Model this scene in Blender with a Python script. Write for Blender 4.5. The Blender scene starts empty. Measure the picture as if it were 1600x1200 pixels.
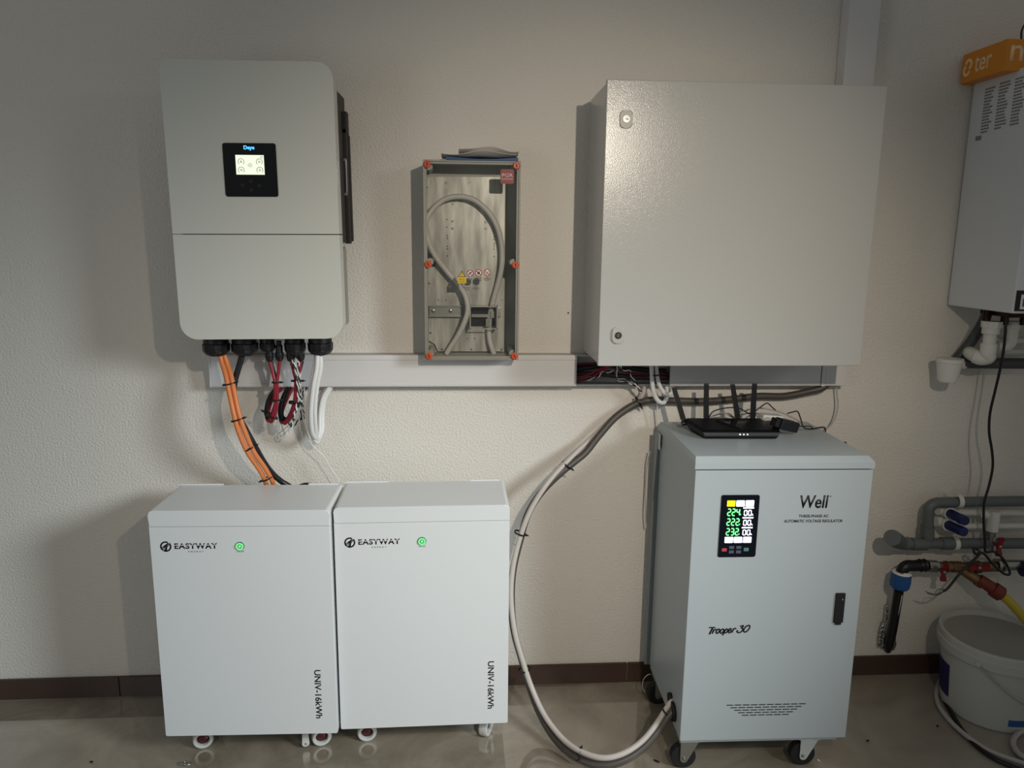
import bpy, bmesh, math, random
from mathutils import Vector, Matrix

random.seed(7)
SC = bpy.context.scene
COL = SC.collection

# ---------------------------------------------------------------- camera
cam_d = bpy.data.cameras.new('camera')
cam_d.sensor_width = 36.0
cam_d.lens = 26.3333
cam_d.clip_start = 0.02
cam = bpy.data.objects.new('camera', cam_d)
COL.objects.link(cam)
R_, U_, F_ = Vector((0.99781, -0.06533, 0.01018)), Vector((0.00223, 0.18722, 0.98232)), Vector((0.06608, 0.98014, -0.18696))
M = Matrix((R_, U_, -F_)).transposed().to_4x4()
M.translation = Vector((0, -2.47146, 1.58674))
cam.matrix_world = M
SC.camera = cam

# ---------------------------------------------------------------- world, lamps, exposure
SC.view_settings.view_transform = 'Standard'
SC.view_settings.look = 'None'
SC.view_settings.gamma = 1.0
SC.view_settings.use_curve_mapping = False
SC.view_settings.exposure = 0.0
world = bpy.data.worlds.new('room_ambient')
SC.world = world
world.use_nodes = True
world.node_tree.nodes['Background'].inputs[0].default_value = (0.97, 1.0, 0.98, 1)
world.node_tree.nodes['Background'].inputs[1].default_value = 0.165


def spot(name, loc, aim, power, colour, size, blend, radius):
    d = bpy.data.lights.new(name, 'SPOT')
    d.energy = power
    d.color = colour
    d.spot_size = math.radians(size)
    d.spot_blend = blend
    d.shadow_soft_size = radius
    o = bpy.data.objects.new(name, d)
    COL.objects.link(o)
    o.location = loc
    o.rotation_euler = (Vector(aim) - Vector(loc)).to_track_quat('-Z', 'Y').to_euler()
    return o


spot('work_lamp', (0.66, -2.54, 2.155), (0.38, 0.0, 1.00), 107, (1.0, 0.876, 0.725), 68.5, 1.0, 0.018)
spot('far_lamp', (2.50, -2.55, 2.10), (-1.60, 0.0, -0.43), 478, (0.854, 0.948, 1.0), 51.5, 1.0, 0.42)
wd = bpy.data.lights.new('left_fill', 'AREA')  # weak soft fill added from the left, its source unseen
wd.shape = 'RECTANGLE'
wd.size, wd.size_y = 0.9, 1.1
wd.energy = 5.8
wd.color = (0.90, 0.96, 1.0)
wo = bpy.data.objects.new('left_fill', wd)
COL.objects.link(wo)
wo.location = (-2.1, -2.7, 1.5)
wo.rotation_euler = (Vector((0.3, 0.0, 1.1)) - Vector(wo.location)).to_track_quat('-Z', 'Y').to_euler()


# ---------------------------------------------------------------- materials
def lin(c):
    return tuple((x / 12.92 if x <= 0.04045 else ((x + 0.055) / 1.055) ** 2.4) for x in c)


def mat(name, rgb, rough=0.5, metal=0.0, spec=0.5, bump=None, vary=None, emit=None, coat=0.0):
    """rgb is the surface's own colour in display values; bump = (scale, strength, distance); vary = (scale, rgb2, contrast)."""
    m = bpy.data.materials.new(name)
    m.use_nodes = True
    nt = m.node_tree
    b = nt.nodes['Principled BSDF']
    b.inputs['Base Color'].default_value = (*lin(rgb), 1)
    b.inputs['Roughness'].default_value = rough
    b.inputs['Metallic'].default_value = metal
    b.inputs['Specular IOR Level'].default_value = spec
    b.inputs['Coat Weight'].default_value = coat
    b.inputs['Coat Roughness'].default_value = 0.05
    if bump or vary:
        tc = nt.nodes.new('ShaderNodeTexCoord')
    if vary:
        n = nt.nodes.new('ShaderNodeTexNoise')
        n.inputs['Scale'].default_value = vary[0]
        n.inputs['Detail'].default_value = 6
        nt.links.new(tc.outputs['Object'], n.inputs['Vector'])
        r = nt.nodes.new('ShaderNodeValToRGB')
        r.color_ramp.elements[0].position = 0.5 - vary[2]
        r.color_ramp.elements[1].position = 0.5 + vary[2]
        r.color_ramp.elements[0].color = (*lin(rgb), 1)
        r.color_ramp.elements[1].color = (*lin(vary[1]), 1)
        nt.links.new(n.outputs['Fac'], r.inputs['Fac'])
        nt.links.new(r.outputs['Color'], b.inputs['Base Color'])
    if bump:
        n = nt.nodes.new('ShaderNodeTexNoise')
        n.inputs['Scale'].default_value = bump[0]
        n.inputs['Detail'].default_value = 3
        nt.links.new(tc.outputs['Object'], n.inputs['Vector'])
        bp = nt.nodes.new('ShaderNodeBump')
        bp.inputs['Strength'].default_value = bump[1]
        bp.inputs['Distance'].default_value = bump[2]
        nt.links.new(n.outputs['Fac'], bp.inputs['Height'])
        nt.links.new(bp.outputs['Normal'], b.inputs['Normal'])
    if emit:
        b.inputs['Emission Color'].default_value = (*lin(emit[0]), 1)
        b.inputs['Emission Strength'].default_value = emit[1]
    return m


def clear_sheet(name, tint, gloss):
    """clear plastic sheet: light passes straight through, with a Fresnel sheen on top"""
    m = bpy.data.materials.new(name)
    m.use_nodes = True
    nt = m.node_tree
    nt.nodes.clear()
    out = nt.nodes.new('ShaderNodeOutputMaterial')
    mx = nt.nodes.new('ShaderNodeMixShader')
    tr = nt.nodes.new('ShaderNodeBsdfTransparent')
    gl = nt.nodes.new('ShaderNodeBsdfGlossy')
    fr = nt.nodes.new('ShaderNodeFresnel')
    fr.inputs['IOR'].default_value = 1.45
    tr.inputs['Color'].default_value = (*tint, 1)
    gl.inputs['Roughness'].default_value = gloss
    nt.links.new(fr.outputs[0], mx.inputs[0])
    nt.links.new(tr.outputs[0], mx.inputs[1])
    nt.links.new(gl.outputs[0], mx.inputs[2])
    nt.links.new(mx.outputs[0], out.inputs[0])
    return m


MT = {}
MT['plaster'] = mat('plaster', (0.865, 0.845, 0.81), 0.9, spec=0.2)
MT['skirting'] = mat('skirting_tile', (0.27, 0.205, 0.175), 0.30, spec=0.4, vary=(14, (0.29, 0.22, 0.19), 0.25))
MT['grout'] = mat('grout', (0.50, 0.46, 0.42), 0.9)
MT['trunk'] = mat('trunking_plastic', (0.83, 0.82, 0.81), 0.38)
MT['trunk_in'] = mat('trunking_inside', (0.72, 0.71, 0.70), 0.5)
MT['inv_white'] = mat('warm_white_powder_coat', (0.80, 0.80, 0.765), 0.42, bump=(900, 0.05, 0.001))
MT['heatsink'] = mat('black_anodised_metal', (0.11, 0.105, 0.10), 0.5, 0.3)
MT['chrome'] = mat('chrome', (0.86, 0.86, 0.85), 0.12, 1.0)
MT['steel'] = mat('zinc_plated_steel', (0.70, 0.70, 0.68), 0.32, 1.0)
MT['gloss_black'] = mat('gloss_black_panel', (0.025, 0.025, 0.03), 0.06)
MT['black_plastic'] = mat('black_plastic', (0.055, 0.055, 0.06), 0.42)
MT['matt_black'] = mat('matt_black', (0.05, 0.05, 0.052), 0.7)
MT['lcd'] = mat('lit_lcd', (0.3, 0.3, 0.25), 0.3, emit=((0.97, 1.0, 0.90), 1.0))
MT['lcd_ink'] = mat('lcd_ink', (0.36, 0.38, 0.36), 0.5)
MT['blue_glow'] = mat('blue_backlight', (0.1, 0.3, 0.7), 0.4, emit=((0.30, 0.66, 1.0), 2.2))
MT['orange'] = mat('orange_cable_jacket', (0.84, 0.49, 0.27), 0.42)
MT['red'] = mat('red_cable_jacket', (0.54, 0.10, 0.18), 0.42)
MT['black_cable'] = mat('black_cable_jacket', (0.07, 0.07, 0.072), 0.42)
MT['white_cable'] = mat('white_cable_jacket', (0.87, 0.87, 0.86), 0.4)
MT['grey_cable'] = mat('dark_grey_cable_jacket', (0.30, 0.275, 0.255), 0.45)
MT['box_cable'] = mat('light_grey_cable_jacket', (0.80, 0.795, 0.775), 0.4)
MT['pale_cable'] = mat('off_white_cable_jacket', (0.74, 0.705, 0.675), 0.45)
MT['pale_grey_cable'] = mat('pale_grey_cable_jacket', (0.70, 0.68, 0.66), 0.45)
MT['box_grey'] = mat('grey_abs_plastic', (0.70, 0.70, 0.675), 0.5)
MT['clear'] = clear_sheet('clear_lid', (0.985, 0.985, 0.975), 0.06)
MT['orange_screw'] = mat('orange_plastic_screw', (0.76, 0.29, 0.15), 0.4)
MT['label_red'] = mat('red_label', (0.50, 0.13, 0.12), 0.45)
MT['label_pink'] = mat('pale_print', (0.93, 0.80, 0.77), 0.5)
MT['label_yellow'] = mat('yellow_label', (0.86, 0.72, 0.16), 0.45)
MT['ink'] = mat('black_ink', (0.045, 0.045, 0.05), 0.45)
MT['sign_red'] = mat('red_sign_ink', (0.62, 0.10, 0.13), 0.45)
MT['sign_white'] = mat('white_sign', (0.90, 0.88, 0.86), 0.45)
MT['paper'] = mat('white_paper', (0.80, 0.78, 0.75), 0.85)
MT['blue_card'] = mat('blue_card', (0.13, 0.30, 0.46), 0.55)
MT['cabinet'] = mat('light_grey_powder_coat', (0.715, 0.715, 0.70), 0.20, spec=0.5, bump=(330, 0.3, 0.0012))
MT['lock_grey'] = mat('grey_lock_plastic', (0.70, 0.69, 0.66), 0.4)
MT['battery'] = mat('white_battery_coat', (0.845, 0.855, 0.855), 0.36, bump=(900, 0.04, 0.001))
MT['green_glow'] = mat('green_backlight', (0.3, 0.7, 0.4), 0.4, emit=((0.60, 0.98, 0.68), 0.62))
MT['green_ring'] = mat('green_ring', (0.13, 0.38, 0.24), 0.4)
MT['tyre_grey'] = mat('pale_grey_tyre', (0.76, 0.76, 0.74), 0.5)
MT['hub_red'] = mat('dark_red_hub', (0.33, 0.08, 0.10), 0.45)
MT['reg'] = mat('pale_blue_grey_coat', (0.66, 0.69, 0.70), 0.36, bump=(900, 0.05, 0.001))
MT['reg_dark'] = mat('mid_grey_panel', (0.46, 0.48, 0.48), 0.5)
MT['seg_white'] = mat('white_segments', (0.5, 0.5, 0.6), 0.4, emit=((0.93, 0.94, 1.0), 3.5))
MT['seg_yellow'] = mat('yellow_segments', (0.6, 0.5, 0.1), 0.4, emit=((1.0, 0.84, 0.05), 1.6))
MT['seg_green'] = mat('green_segments', (0.1, 0.5, 0.2), 0.4, emit=((0.45, 1.0, 0.55), 2.2))
MT['panel_navy'] = mat('navy_display_panel', (0.045, 0.065, 0.10), 0.18)
MT['key_red'] = mat('red_key', (0.72, 0.27, 0.32), 0.5)
MT['key_green'] = mat('green_key', (0.33, 0.48, 0.47), 0.5)
MT['key_grey'] = mat('grey_key', (0.30, 0.32, 0.37), 0.5)
MT['router'] = mat('router_black', (0.035, 0.04, 0.055), 0.38, spec=0.35)
MT['router_gloss'] = mat('router_gloss', (0.06, 0.06, 0.065), 0.08)
MT['led'] = mat('white_led', (0.9, 0.9, 0.9), 0.4, emit=((1.0, 1.0, 1.0), 4.0))
MT['boiler'] = mat('white_enamel', (0.84, 0.85, 0.86), 0.3)
MT['boiler_text'] = mat('grey_print', (0.50, 0.50, 0.49), 0.6)
MT['amber'] = mat('amber_plastic', (0.84, 0.52, 0.07), 0.45)
MT['amber_text'] = mat('cream_print', (0.96, 0.80, 0.62), 0.5)
MT['copper'] = mat('aged_copper', (0.22, 0.14, 0.10), 0.45, 0.8)
MT['pvc_grey'] = mat('grey_pvc', (0.37, 0.39, 0.39), 0.5)
MT['pvc_dark'] = mat('dark_grey_pvc', (0.25, 0.26, 0.26), 0.5)
MT['ppr_white'] = mat('white_plumbing_plastic', (0.83, 0.83, 0.80), 0.42)
MT['navy'] = mat('navy_plastic', (0.08, 0.10, 0.32), 0.5)
MT['blue_nut'] = mat('blue_plastic', (0.11, 0.33, 0.56), 0.5)
MT['brass'] = mat('dull_brass', (0.56, 0.44, 0.32), 0.4, 0.9)
MT['nickel'] = mat('nickel', (0.66, 0.65, 0.63), 0.3, 1.0)
MT['red_handle'] = mat('red_enamel', (0.48, 0.06, 0.10), 0.45)
MT['rust_red'] = mat('rust_red_plastic', (0.44, 0.16, 0.11), 0.5)
MT['yellow_hose'] = mat('yellow_hose', (0.74, 0.66, 0.20), 0.5)
MT['bucket'] = mat('white_bucket_plastic', (0.73, 0.73, 0.71), 0.45)
MT['bucket_in'] = mat('milky_lid_plastic', (0.60, 0.59, 0.55), 0.5)
MT['foil'] = mat('foil', (0.75, 0.75, 0.74), 0.3, 1.0, bump=(70, 0.8, 0.02))
MT['hole'] = mat('dark_hole', (0.03, 0.03, 0.03), 0.9)


def plaster_nodes():
    m = MT['plaster']
    nt = m.node_tree
    b = nt.nodes['Principled BSDF']
    tc = nt.nodes.new('ShaderNodeTexCoord')
    n1 = nt.nodes.new('ShaderNodeTexNoise')
    n1.inputs['Scale'].default_value = 140
    n1.inputs['Detail'].default_value = 4
    n2 = nt.nodes.new('ShaderNodeTexNoise')
    n2.inputs['Scale'].default_value = 9
    n2.inputs['Detail'].default_value = 5
    mth = nt.nodes.new('ShaderNodeMath')
    mth.operation = 'MULTIPLY_ADD'
    mth.inputs[1].default_value = 0.45
    bp = nt.nodes.new('ShaderNodeBump')
    bp.inputs['Strength'].default_value = 0.55
    bp.inputs['Distance'].default_value = 0.007
    for n in (n1, n2):
        nt.links.new(tc.outputs['Object'], n.inputs['Vector'])
    nt.links.new(n2.outputs['Fac'], mth.inputs[0])
    nt.links.new(n1.outputs['Fac'], mth.inputs[2])
    nt.links.new(mth.outputs[0], bp.inputs['Height'])
    nt.links.new(bp.outputs['Normal'], b.inputs['Normal'])


plaster_nodes()


def floor_mat():
    m = bpy.data.materials.new('polished_stone_tile')
    m.use_nodes = True
    nt = m.node_tree
    b = nt.nodes['Principled BSDF']
    tc = nt.nodes.new('ShaderNodeTexCoord')
    n = nt.nodes.new('ShaderNodeTexNoise')
    n.inputs['Scale'].default_value = 3.2
    n.inputs['Detail'].default_value = 9
    n.inputs['Roughness'].default_value = 0.62
    n.inputs['Distortion'].default_value = 1.2
    r = nt.nodes.new('ShaderNodeValToRGB')
    e = r.color_ramp.elements
    e[0].position, e[0].color = 0.32, (*lin((0.48, 0.435, 0.37)), 1)
    e[1].position, e[1].color = 0.68, (*lin((0.62, 0.58, 0.51)), 1)
    k = e.new(0.5)
    k.color = (*lin((0.55, 0.51, 0.445)), 1)
    d = nt.nodes.new('ShaderNodeTexNoise')
    d.inputs['Scale'].default_value = 5.0
    d.inputs['Detail'].default_value = 8
    rr = nt.nodes.new('ShaderNodeMapRange')
    rr.inputs[1].default_value, rr.inputs[2].default_value = 0.35, 0.75
    rr.inputs[3].default_value, rr.inputs[4].default_value = 0.02, 0.09
    nt.links.new(tc.outputs['Object'], n.inputs['Vector'])
    nt.links.new(tc.outputs['Object'], d.inputs['Vector'])
    nt.links.new(n.outputs['Fac'], r.inputs['Fac'])
    nt.links.new(r.outputs['Color'], b.inputs['Base Color'])
    nt.links.new(d.outputs['Fac'], rr.inputs[0])
    # the stretch towards the bucket is dusty: duller there
    sx = nt.nodes.new('ShaderNodeSeparateXYZ')
    dm = nt.nodes.new('ShaderNodeMapRange')
    dm.interpolation_type = 'SMOOTHSTEP'
    dm.inputs[1].default_value, dm.inputs[2].default_value = 0.95, 1.35
    dm.inputs[3].default_value, dm.inputs[4].default_value = 0.0, 0.42
    ad = nt.nodes.new('ShaderNodeMath')
    nt.links.new(tc.outputs['Object'], sx.inputs[0])
    nt.links.new(sx.outputs['X'], dm.inputs[0])
    nt.links.new(dm.outputs[0], ad.inputs[0])
    nt.links.new(rr.outputs[0], ad.inputs[1])
    nt.links.new(ad.outputs[0], b.inputs['Roughness'])
    b.inputs['IOR'].default_value = 2.8
    return m


MT['floor'] = floor_mat()


def sheet_steel():
    m = mat('galvanised_sheet', (0.72, 0.72, 0.69), 0.42, 0.35)
    nt = m.node_tree
    b = nt.nodes['Principled BSDF']
    tc = nt.nodes.new('ShaderNodeTexCoord')
    mp = nt.nodes.new('ShaderNodeMapping')
    mp.inputs['Scale'].default_value = (28, 28, 5)
    n = nt.nodes.new('ShaderNodeTexNoise')
    n.inputs['Scale'].default_value = 1.6
    n.inputs['Detail'].default_value = 7
    r = nt.nodes.new('ShaderNodeValToRGB')
    r.color_ramp.elements[0].position, r.color_ramp.elements[0].color = 0.35, (*lin((0.62, 0.62, 0.60)), 1)
    r.color_ramp.elements[1].position, r.color_ramp.elements[1].color = 0.70, (*lin((0.83, 0.83, 0.80)), 1)
    nt.links.new(tc.outputs['Object'], mp.inputs[0])
    nt.links.new(mp.outputs[0], n.inputs['Vector'])
    nt.links.new(n.outputs['Fac'], r.inputs['Fac'])
    nt.links.new(r.outputs['Color'], b.inputs['Base Color'])
    return m


MT['sheet'] = sheet_steel()


# ---------------------------------------------------------------- mesh helpers
def new_bm():
    return bmesh.new()


def box(bm, x0, x1, y0, y1, z0, z1, bev=0.0, seg=2):
    x0, x1 = sorted((x0, x1)); y0, y1 = sorted((y0, y1)); z0, z1 = sorted((z0, z1))
    vs = [bm.verts.new((x, y, z)) for z in (z0, z1) for y in (y0, y1) for x in (x0, x1)]
    fs = [bm.faces.new([vs[i] for i in f]) for f in ((0, 2, 3, 1), (4, 5, 7, 6), (0, 1, 5, 4), (2, 6, 7, 3), (0, 4, 6, 2), (1, 3, 7, 5))]
    if bev > 0:
        es = list({e for f in fs for e in f.edges})
        bmesh.ops.bevel(bm, geom=es, offset=bev, segments=seg, affect='EDGES', profile=0.5)


def rrect(x0, x1, z0, z1, r, n=7):
    """rounded rectangle, corners r = radius or (bottom-left, bottom-right, top-right, top-left)"""
    rs = (r,) * 4 if not isinstance(r, (tuple, list)) else r
    out = []
    for (cx, cz, sx, sz, a0), q in zip(((x0, z0, 1, 1, 180), (x1, z0, -1, 1, 270), (x1, z1, -1, -1, 0), (x0, z1, 1, -1, 90)), rs):
        if q <= 1e-6:
            out.append((cx, cz))
            continue
        for i in range(n + 1):
            a = math.radians(a0 + 90 * i / n)
            out.append((cx + sx * q + q * math.cos(a), cz + sz * q + q * math.sin(a)))
    return out


def prism(bm, outline, y0, y1, bev=0.0, seg=2):
    """outline in x,z (counter-clockwise seen from -y), front at y0 (the smaller y), back at y1"""
    fr = [bm.verts.new((x, y0, z)) for x, z in outline]
    bk = [bm.verts.new((x, y1, z)) for x, z in outline]
    n = len(outline)
    f = bm.faces.new(fr)
    bm.faces.new(list(reversed(bk)))
    for i in range(n):
        bm.faces.new((fr[(i + 1) % n], fr[i], bk[i], bk[(i + 1) % n]))
    if bev > 0:
        bmesh.ops.bevel(bm, geom=list(f.edges), offset=bev, segments=seg, affect='EDGES', profile=0.5)


def loft(bm, rings, cap=True):
    vs = [[bm.verts.new(p) for p in r] for r in rings]
    n = len(vs[0])
    for a, b in zip(vs, vs[1:]):
        for i in range(n):
            bm.faces.new((a[i], a[(i + 1) % n], b[(i + 1) % n], b[i]))
    if cap:
        bm.faces.new(list(reversed(vs[0])))
        bm.faces.new(vs[-1])


def frame_of(d):
    d = Vector(d).normalized()
    a = Vector((0, 0, 1)) if abs(d.z) < 0.9 else Vector((1, 0, 0))
    s = d.cross(a).normalized()
    return s, s.cross(d).normalized()


def revolve(bm, p0, p1, prof, seg=24, cap=True, star=0.0):
    """prof = [(t along p0-p1 in metres, radius)...]; star > 0 makes a ribbed outline"""
    p0 = Vector(p0)
    d = (Vector(p1) - p0).normalized()
    s, u = frame_of(d)
    rings = []
    for t, r in prof:
        ring = []
        for i in range(seg):
            a = 2 * math.pi * i / seg
            q = r * (1 + (star if i % 2 else 0))
            ring.append(p0 + d * t + s * (q * math.cos(a)) + u * (q * math.sin(a)))
        rings.append(ring)
    loft(bm, rings, cap)


def cyl(bm, p0, p1, r, r2=None, seg=20):
    L = (Vector(p1) - Vector(p0)).length
    revolve(bm, p0, p1, [(0, r), (L, r if r2 is None else r2)], seg)


def smooth_path(pts, sub=8):
    P = [Vector(p) for p in pts]
    if len(P) < 3:
        return P
    out = []
    for i in range(len(P) - 1):
        p0 = P[i - 1] if i else P[0] * 2 - P[1]
        p1, p2 = P[i], P[i + 1]
        p3 = P[i + 2] if i + 2 < len(P) else P[-1] * 2 - P[-2]
        for k in range(sub):
            t = k / sub
            out.append(0.5 * ((2 * p1) + (p2 - p0) * t + (2 * p0 - 5 * p1 + 4 * p2 - p3) * t * t + (3 * p1 - p0 - 3 * p2 + p3) * t ** 3))
    out.append(P[-1])
    return out


def tube(bm, pts, r, seg=10, sub=8, smooth=True, rad=None):
    P = smooth_path(pts, sub) if smooth else [Vector(p) for p in pts]
    n = len(P)
    T = [(P[min(i + 1, n - 1)] - P[max(i - 1, 0)]).normalized() for i in range(n)]
    s, u = frame_of(T[0])
    rings = []
    for i in range(n):
        s = (s - T[i] * s.dot(T[i])).normalized()
        u = T[i].cross(s).normalized()
        q = r if rad is None else rad(i / (n - 1))
        rings.append([P[i] + s * (q * math.cos(2 * math.pi * k / seg)) + u * (q * math.sin(2 * math.pi * k / seg)) for k in range(seg)])
    loft(bm, rings)
    return P


def ribbon(bm, pts, w, y0, y1, sub=6):
    """a flat stroke of width w along pts (x,z), between y0 (front) and y1"""
    P = smooth_path([Vector((x, 0, z)) for x, z in pts], sub)
    n = len(P)
    closed = (P[0] - P[-1]).length < 1e-6
    L, Rr = [], []
    for i in range(n):
        if closed:
            t = (P[(i + 1) % (n - 1)] - P[(i - 1) % (n - 1)]).normalized()
        else:
            t = (P[min(i + 1, n - 1)] - P[max(i - 1, 0)]).normalized()
        nn = Vector((-t.z, 0, t.x)) * (w / 2)
        L.append(P[i] + nn)
        Rr.append(P[i] - nn)
    rings = []
    for i in range(n):
        a, b = L[i], Rr[i]
        rings.append([(a.x, y0, a.z), (b.x, y0, b.z), (b.x, y1, b.z), (a.x, y1, a.z)])
    loft(bm, rings)


def ring_flat(bm, cx, cz, r, w, y0, y1, a0=0, a1=360, n=32):
    pts = [(cx + r * math.cos(math.radians(a0 + (a1 - a0) * i / n)), cz + r * math.sin(math.radians(a0 + (a1 - a0) * i / n))) for i in range(n + 1)]
    ribbon(bm, pts, w, y0, y1, sub=1)


def obj(name, bm, m, parent=None, loc=None, flat=False, ang=38):
    bmesh.ops.recalc_face_normals(bm, faces=bm.faces)
    me = bpy.data.meshes.new(name)
    bm.to_mesh(me)
    bm.free()
    me.materials.append(MT[m] if isinstance(m, str) else m)
    if not flat:
        me.polygons.foreach_set('use_smooth', [True] * len(me.polygons))
        me.set_sharp_from_angle(angle=math.radians(ang))
    o = bpy.data.objects.new(name, me)
    COL.objects.link(o)
    if not flat and len(me.polygons) < 3000:
        wn = o.modifiers.new('weighted_normals', 'WEIGHTED_NORMAL')
        wn.keep_sharp = True
        wn.weight = 100
    if parent:
        o.parent = parent
    if loc:
        o.location = loc
    return o


def tag(o, label, cat, group=None):
    o['label'] = label
    o['category'] = cat
    if group:
        o['group'] = group
    return o


def thing(name, label, cat, loc=(0, 0, 0), rot=(0, 0, 0), group=None):
    o = bpy.data.objects.new(name, None)
    COL.objects.link(o)
    o.location = loc
    o.rotation_euler = rot
    o.empty_display_size = 0.05
    return tag(o, label, cat, group)


def struct(name, bm, m, **k):
    o = obj(name, bm, m, **k)
    o['kind'] = 'structure'
    return o


def copy_tree(o, parent=None):
    c = o.copy()
    COL.objects.link(c)
    if parent:
        c.parent = parent
    for ch in list(o.children):
        copy_tree(ch, c)
    return c


def bx(name, m, parent, *a, bev=0.0, **k):
    b = new_bm()
    box(b, *a, bev=bev)
    return obj(name, b, m, parent, **k)


def pr(name, m, parent, outline, y0, y1, bev=0.0, **k):
    b = new_bm()
    prism(b, outline, y0, y1, bev)
    return obj(name, b, m, parent, **k)


def letters(name, body, m, parent, x, z, y, w=None, h=None, align='c', bold=0.0, shear=0.0, turn=0.0, ext=0.0004, spacing=1.0, loc=None, rot=None):
    """print `body` on a face that looks to -y: centred (or left aligned) on x, z; scaled to width w and/or height h"""
    cu = bpy.data.curves.new('letters', 'FONT')
    cu.body = body
    cu.size = 1.0
    cu.offset = bold
    cu.shear = shear
    cu.extrude = 0.0
    cu.space_character = spacing
    cu.resolution_u = 4
    t = bpy.data.objects.new('letters', cu)
    COL.objects.link(t)
    bpy.context.view_layer.update()
    me = bpy.data.meshes.new_from_object(t.evaluated_get(bpy.context.evaluated_depsgraph_get()))
    bpy.data.objects.remove(t)
    bpy.data.curves.remove(cu)
    xs = [v.co.x for v in me.vertices]
    ys = [v.co.y for v in me.vertices]
    bw, bh = max(xs) - min(xs), max(ys) - min(ys)
    sx = w / bw if w else h / bh
    sy = h / bh if h else sx
    if not w:
        sx = sy
    ox = (max(xs) + min(xs)) / 2 if align == 'c' else min(xs)
    oy = (max(ys) + min(ys)) / 2
    ca, sa = math.cos(turn), math.sin(turn)
    for v in me.vertices:
        px, pz = (v.co.x - ox) * sx, (v.co.y - oy) * sy
        v.co = (x + px * ca - pz * sa, y, z + px * sa + pz * ca)
    b = new_bm()
    b.from_mesh(me)
    bpy.data.meshes.remove(me)
    ret = bmesh.ops.extrude_face_region(b, geom=list(b.faces))
    for v in [g for g in ret['geom'] if isinstance(g, bmesh.types.BMVert)]:
        v.co.y -= ext
    o = obj(name, b, m, parent, flat=True)
    if loc:
        o.location = loc
    if rot:
        o.rotation_euler = rot
    return o


def cable(name, label, m, pts, r, cat='cable', group=None, seg=10, sub=8, parent=None):
    b = new_bm()
    tube(b, pts, r, seg, sub)
    o = obj(name, b, m, parent, ang=80)
    if parent is None:
        tag(o, label, cat, group)
    return o


def zip_tie(parent, c, d, r, squash=1.0, side=(1, 0, 0), w=0.0022):
    """a black tie round a bundle at c that runs along d: loop, ratchet head and cut tail"""
    c, d = Vector(c), Vector(d).normalized()
    s = Vector(side)
    s = (s - d * s.dot(d)).normalized()
    u = d.cross(s).normalized()
    b = new_bm()
    rings = []
    n = 22
    for i in range(n + 1):
        a = 2 * math.pi * i / n
        p = s * (math.cos(a) * r) + u * (math.sin(a) * r * squash)
        nrm = p.normalized()
        rings.append([c + p - d * w + nrm * 0.0003, c + p + d * w + nrm * 0.0003, c + p + d * w + nrm * 0.0016, c + p - d * w + nrm * 0.0016])
    loft(b, rings, cap=False)
    h = c + s * (r + 0.002)
    rings = []
    for k, (t, q) in enumerate(((0.0, 0.0028), (0.0055, 0.0028), (0.0056, 0.0013), (0.011, 0.0011))):
        p = h + s * t
        rings.append([p - d * q - u * q, p + d * q - u * q, p + d * q + u * q, p - d * q + u * q])
    loft(b, rings)
    return obj('zip_tie', b, 'black_plastic', parent)


# ---------------------------------------------------------------- setting
WX0, WX1 = -4.2, 3.4
b = new_bm(); box(b, WX0, WX1, 0.0, 0.12, 0.0, 2.9)
struct('wall_back', b, 'plaster')
b = new_bm(); box(b, WX0, WX1, -5.6, 0.12, -0.08, 0.0)
struct('floor', b, 'floor')
base = bpy.data.objects.new('baseboard_back', None)
COL.objects.link(base)
base['kind'] = 'structure'
x = WX0
while x < WX1 - 0.01:
    b = new_bm(); box(b, x + 0.001, min(x + 0.598, WX1), -0.011, -0.0002, 0.003, 0.0785, bev=0.0015)
    o = obj('tile', b, 'skirting', base)
    x += 0.6
b = new_bm(); box(b, WX0, WX1, -0.0085, -0.0002, 0.0, 0.004)
obj('grout_line', b, 'grout', base)
o = cyl_b = new_bm()
cyl(o, (0.3523, 0.0040, 1.3548), (0.3514, -0.0020, 1.3554), 0.0026, seg=12)
tag(obj('drill_hole', o, 'hole'), 'tiny dark drill hole in the bare wall between junction box and grey cabinet', 'hole')

# ---------------------------------------------------------------- cable trunking along the wall
TZ0, TZ1 = 1.119, 1.221
tr = thing('cable_trunking', 'long white plastic cable trunking running level across the wall below the boxes', 'trunking', (0, 0, TZ0))
H = TZ1 - TZ0
b = new_bm(); box(b, -0.803, 1.292, -0.004, -0.0003, 0, H); box(b, -0.803, 1.292, -0.050, -0.004, 0, 0.004); box(b, -0.803, 1.292, -0.050, -0.004, H - 0.004, H)
obj('base', b, 'trunk_in', tr)


def cover(x0, x1, name='cover'):
    b = new_bm()
    prof = [(-0.0502, -0.001), (-0.058, -0.001), (-0.0605, 0.003), (-0.0605, 0.010), (-0.0585, 0.0125), (-0.0585, H - 0.0165), (-0.0605, H - 0.014), (-0.0605, H - 0.004), (-0.058, H + 0.001), (-0.0502, H + 0.001)]
    loft(b, [[(x0, y, z) for y, z in prof], [(x1, y, z) for y, z in prof]])
    return obj(name, b, 'trunk', tr, ang=20)


cover(-0.800, 0.3755)
cover(0.690, 1.206)
bx('joint_sleeve', 'trunk', tr, 1.209, 1.222, -0.0625, -0.0005, -0.003, H + 0.003, bev=0.002)
bx('end_piece', 'trunk', tr, 1.2225, 1.295, -0.0595, -0.0005, -0.001, H + 0.001, bev=0.002)
bx('end_cap', 'trunk', tr, -0.8065, -0.8005, -0.061, -0.0005, -0.001, H + 0.001, bev=0.0015)

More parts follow.
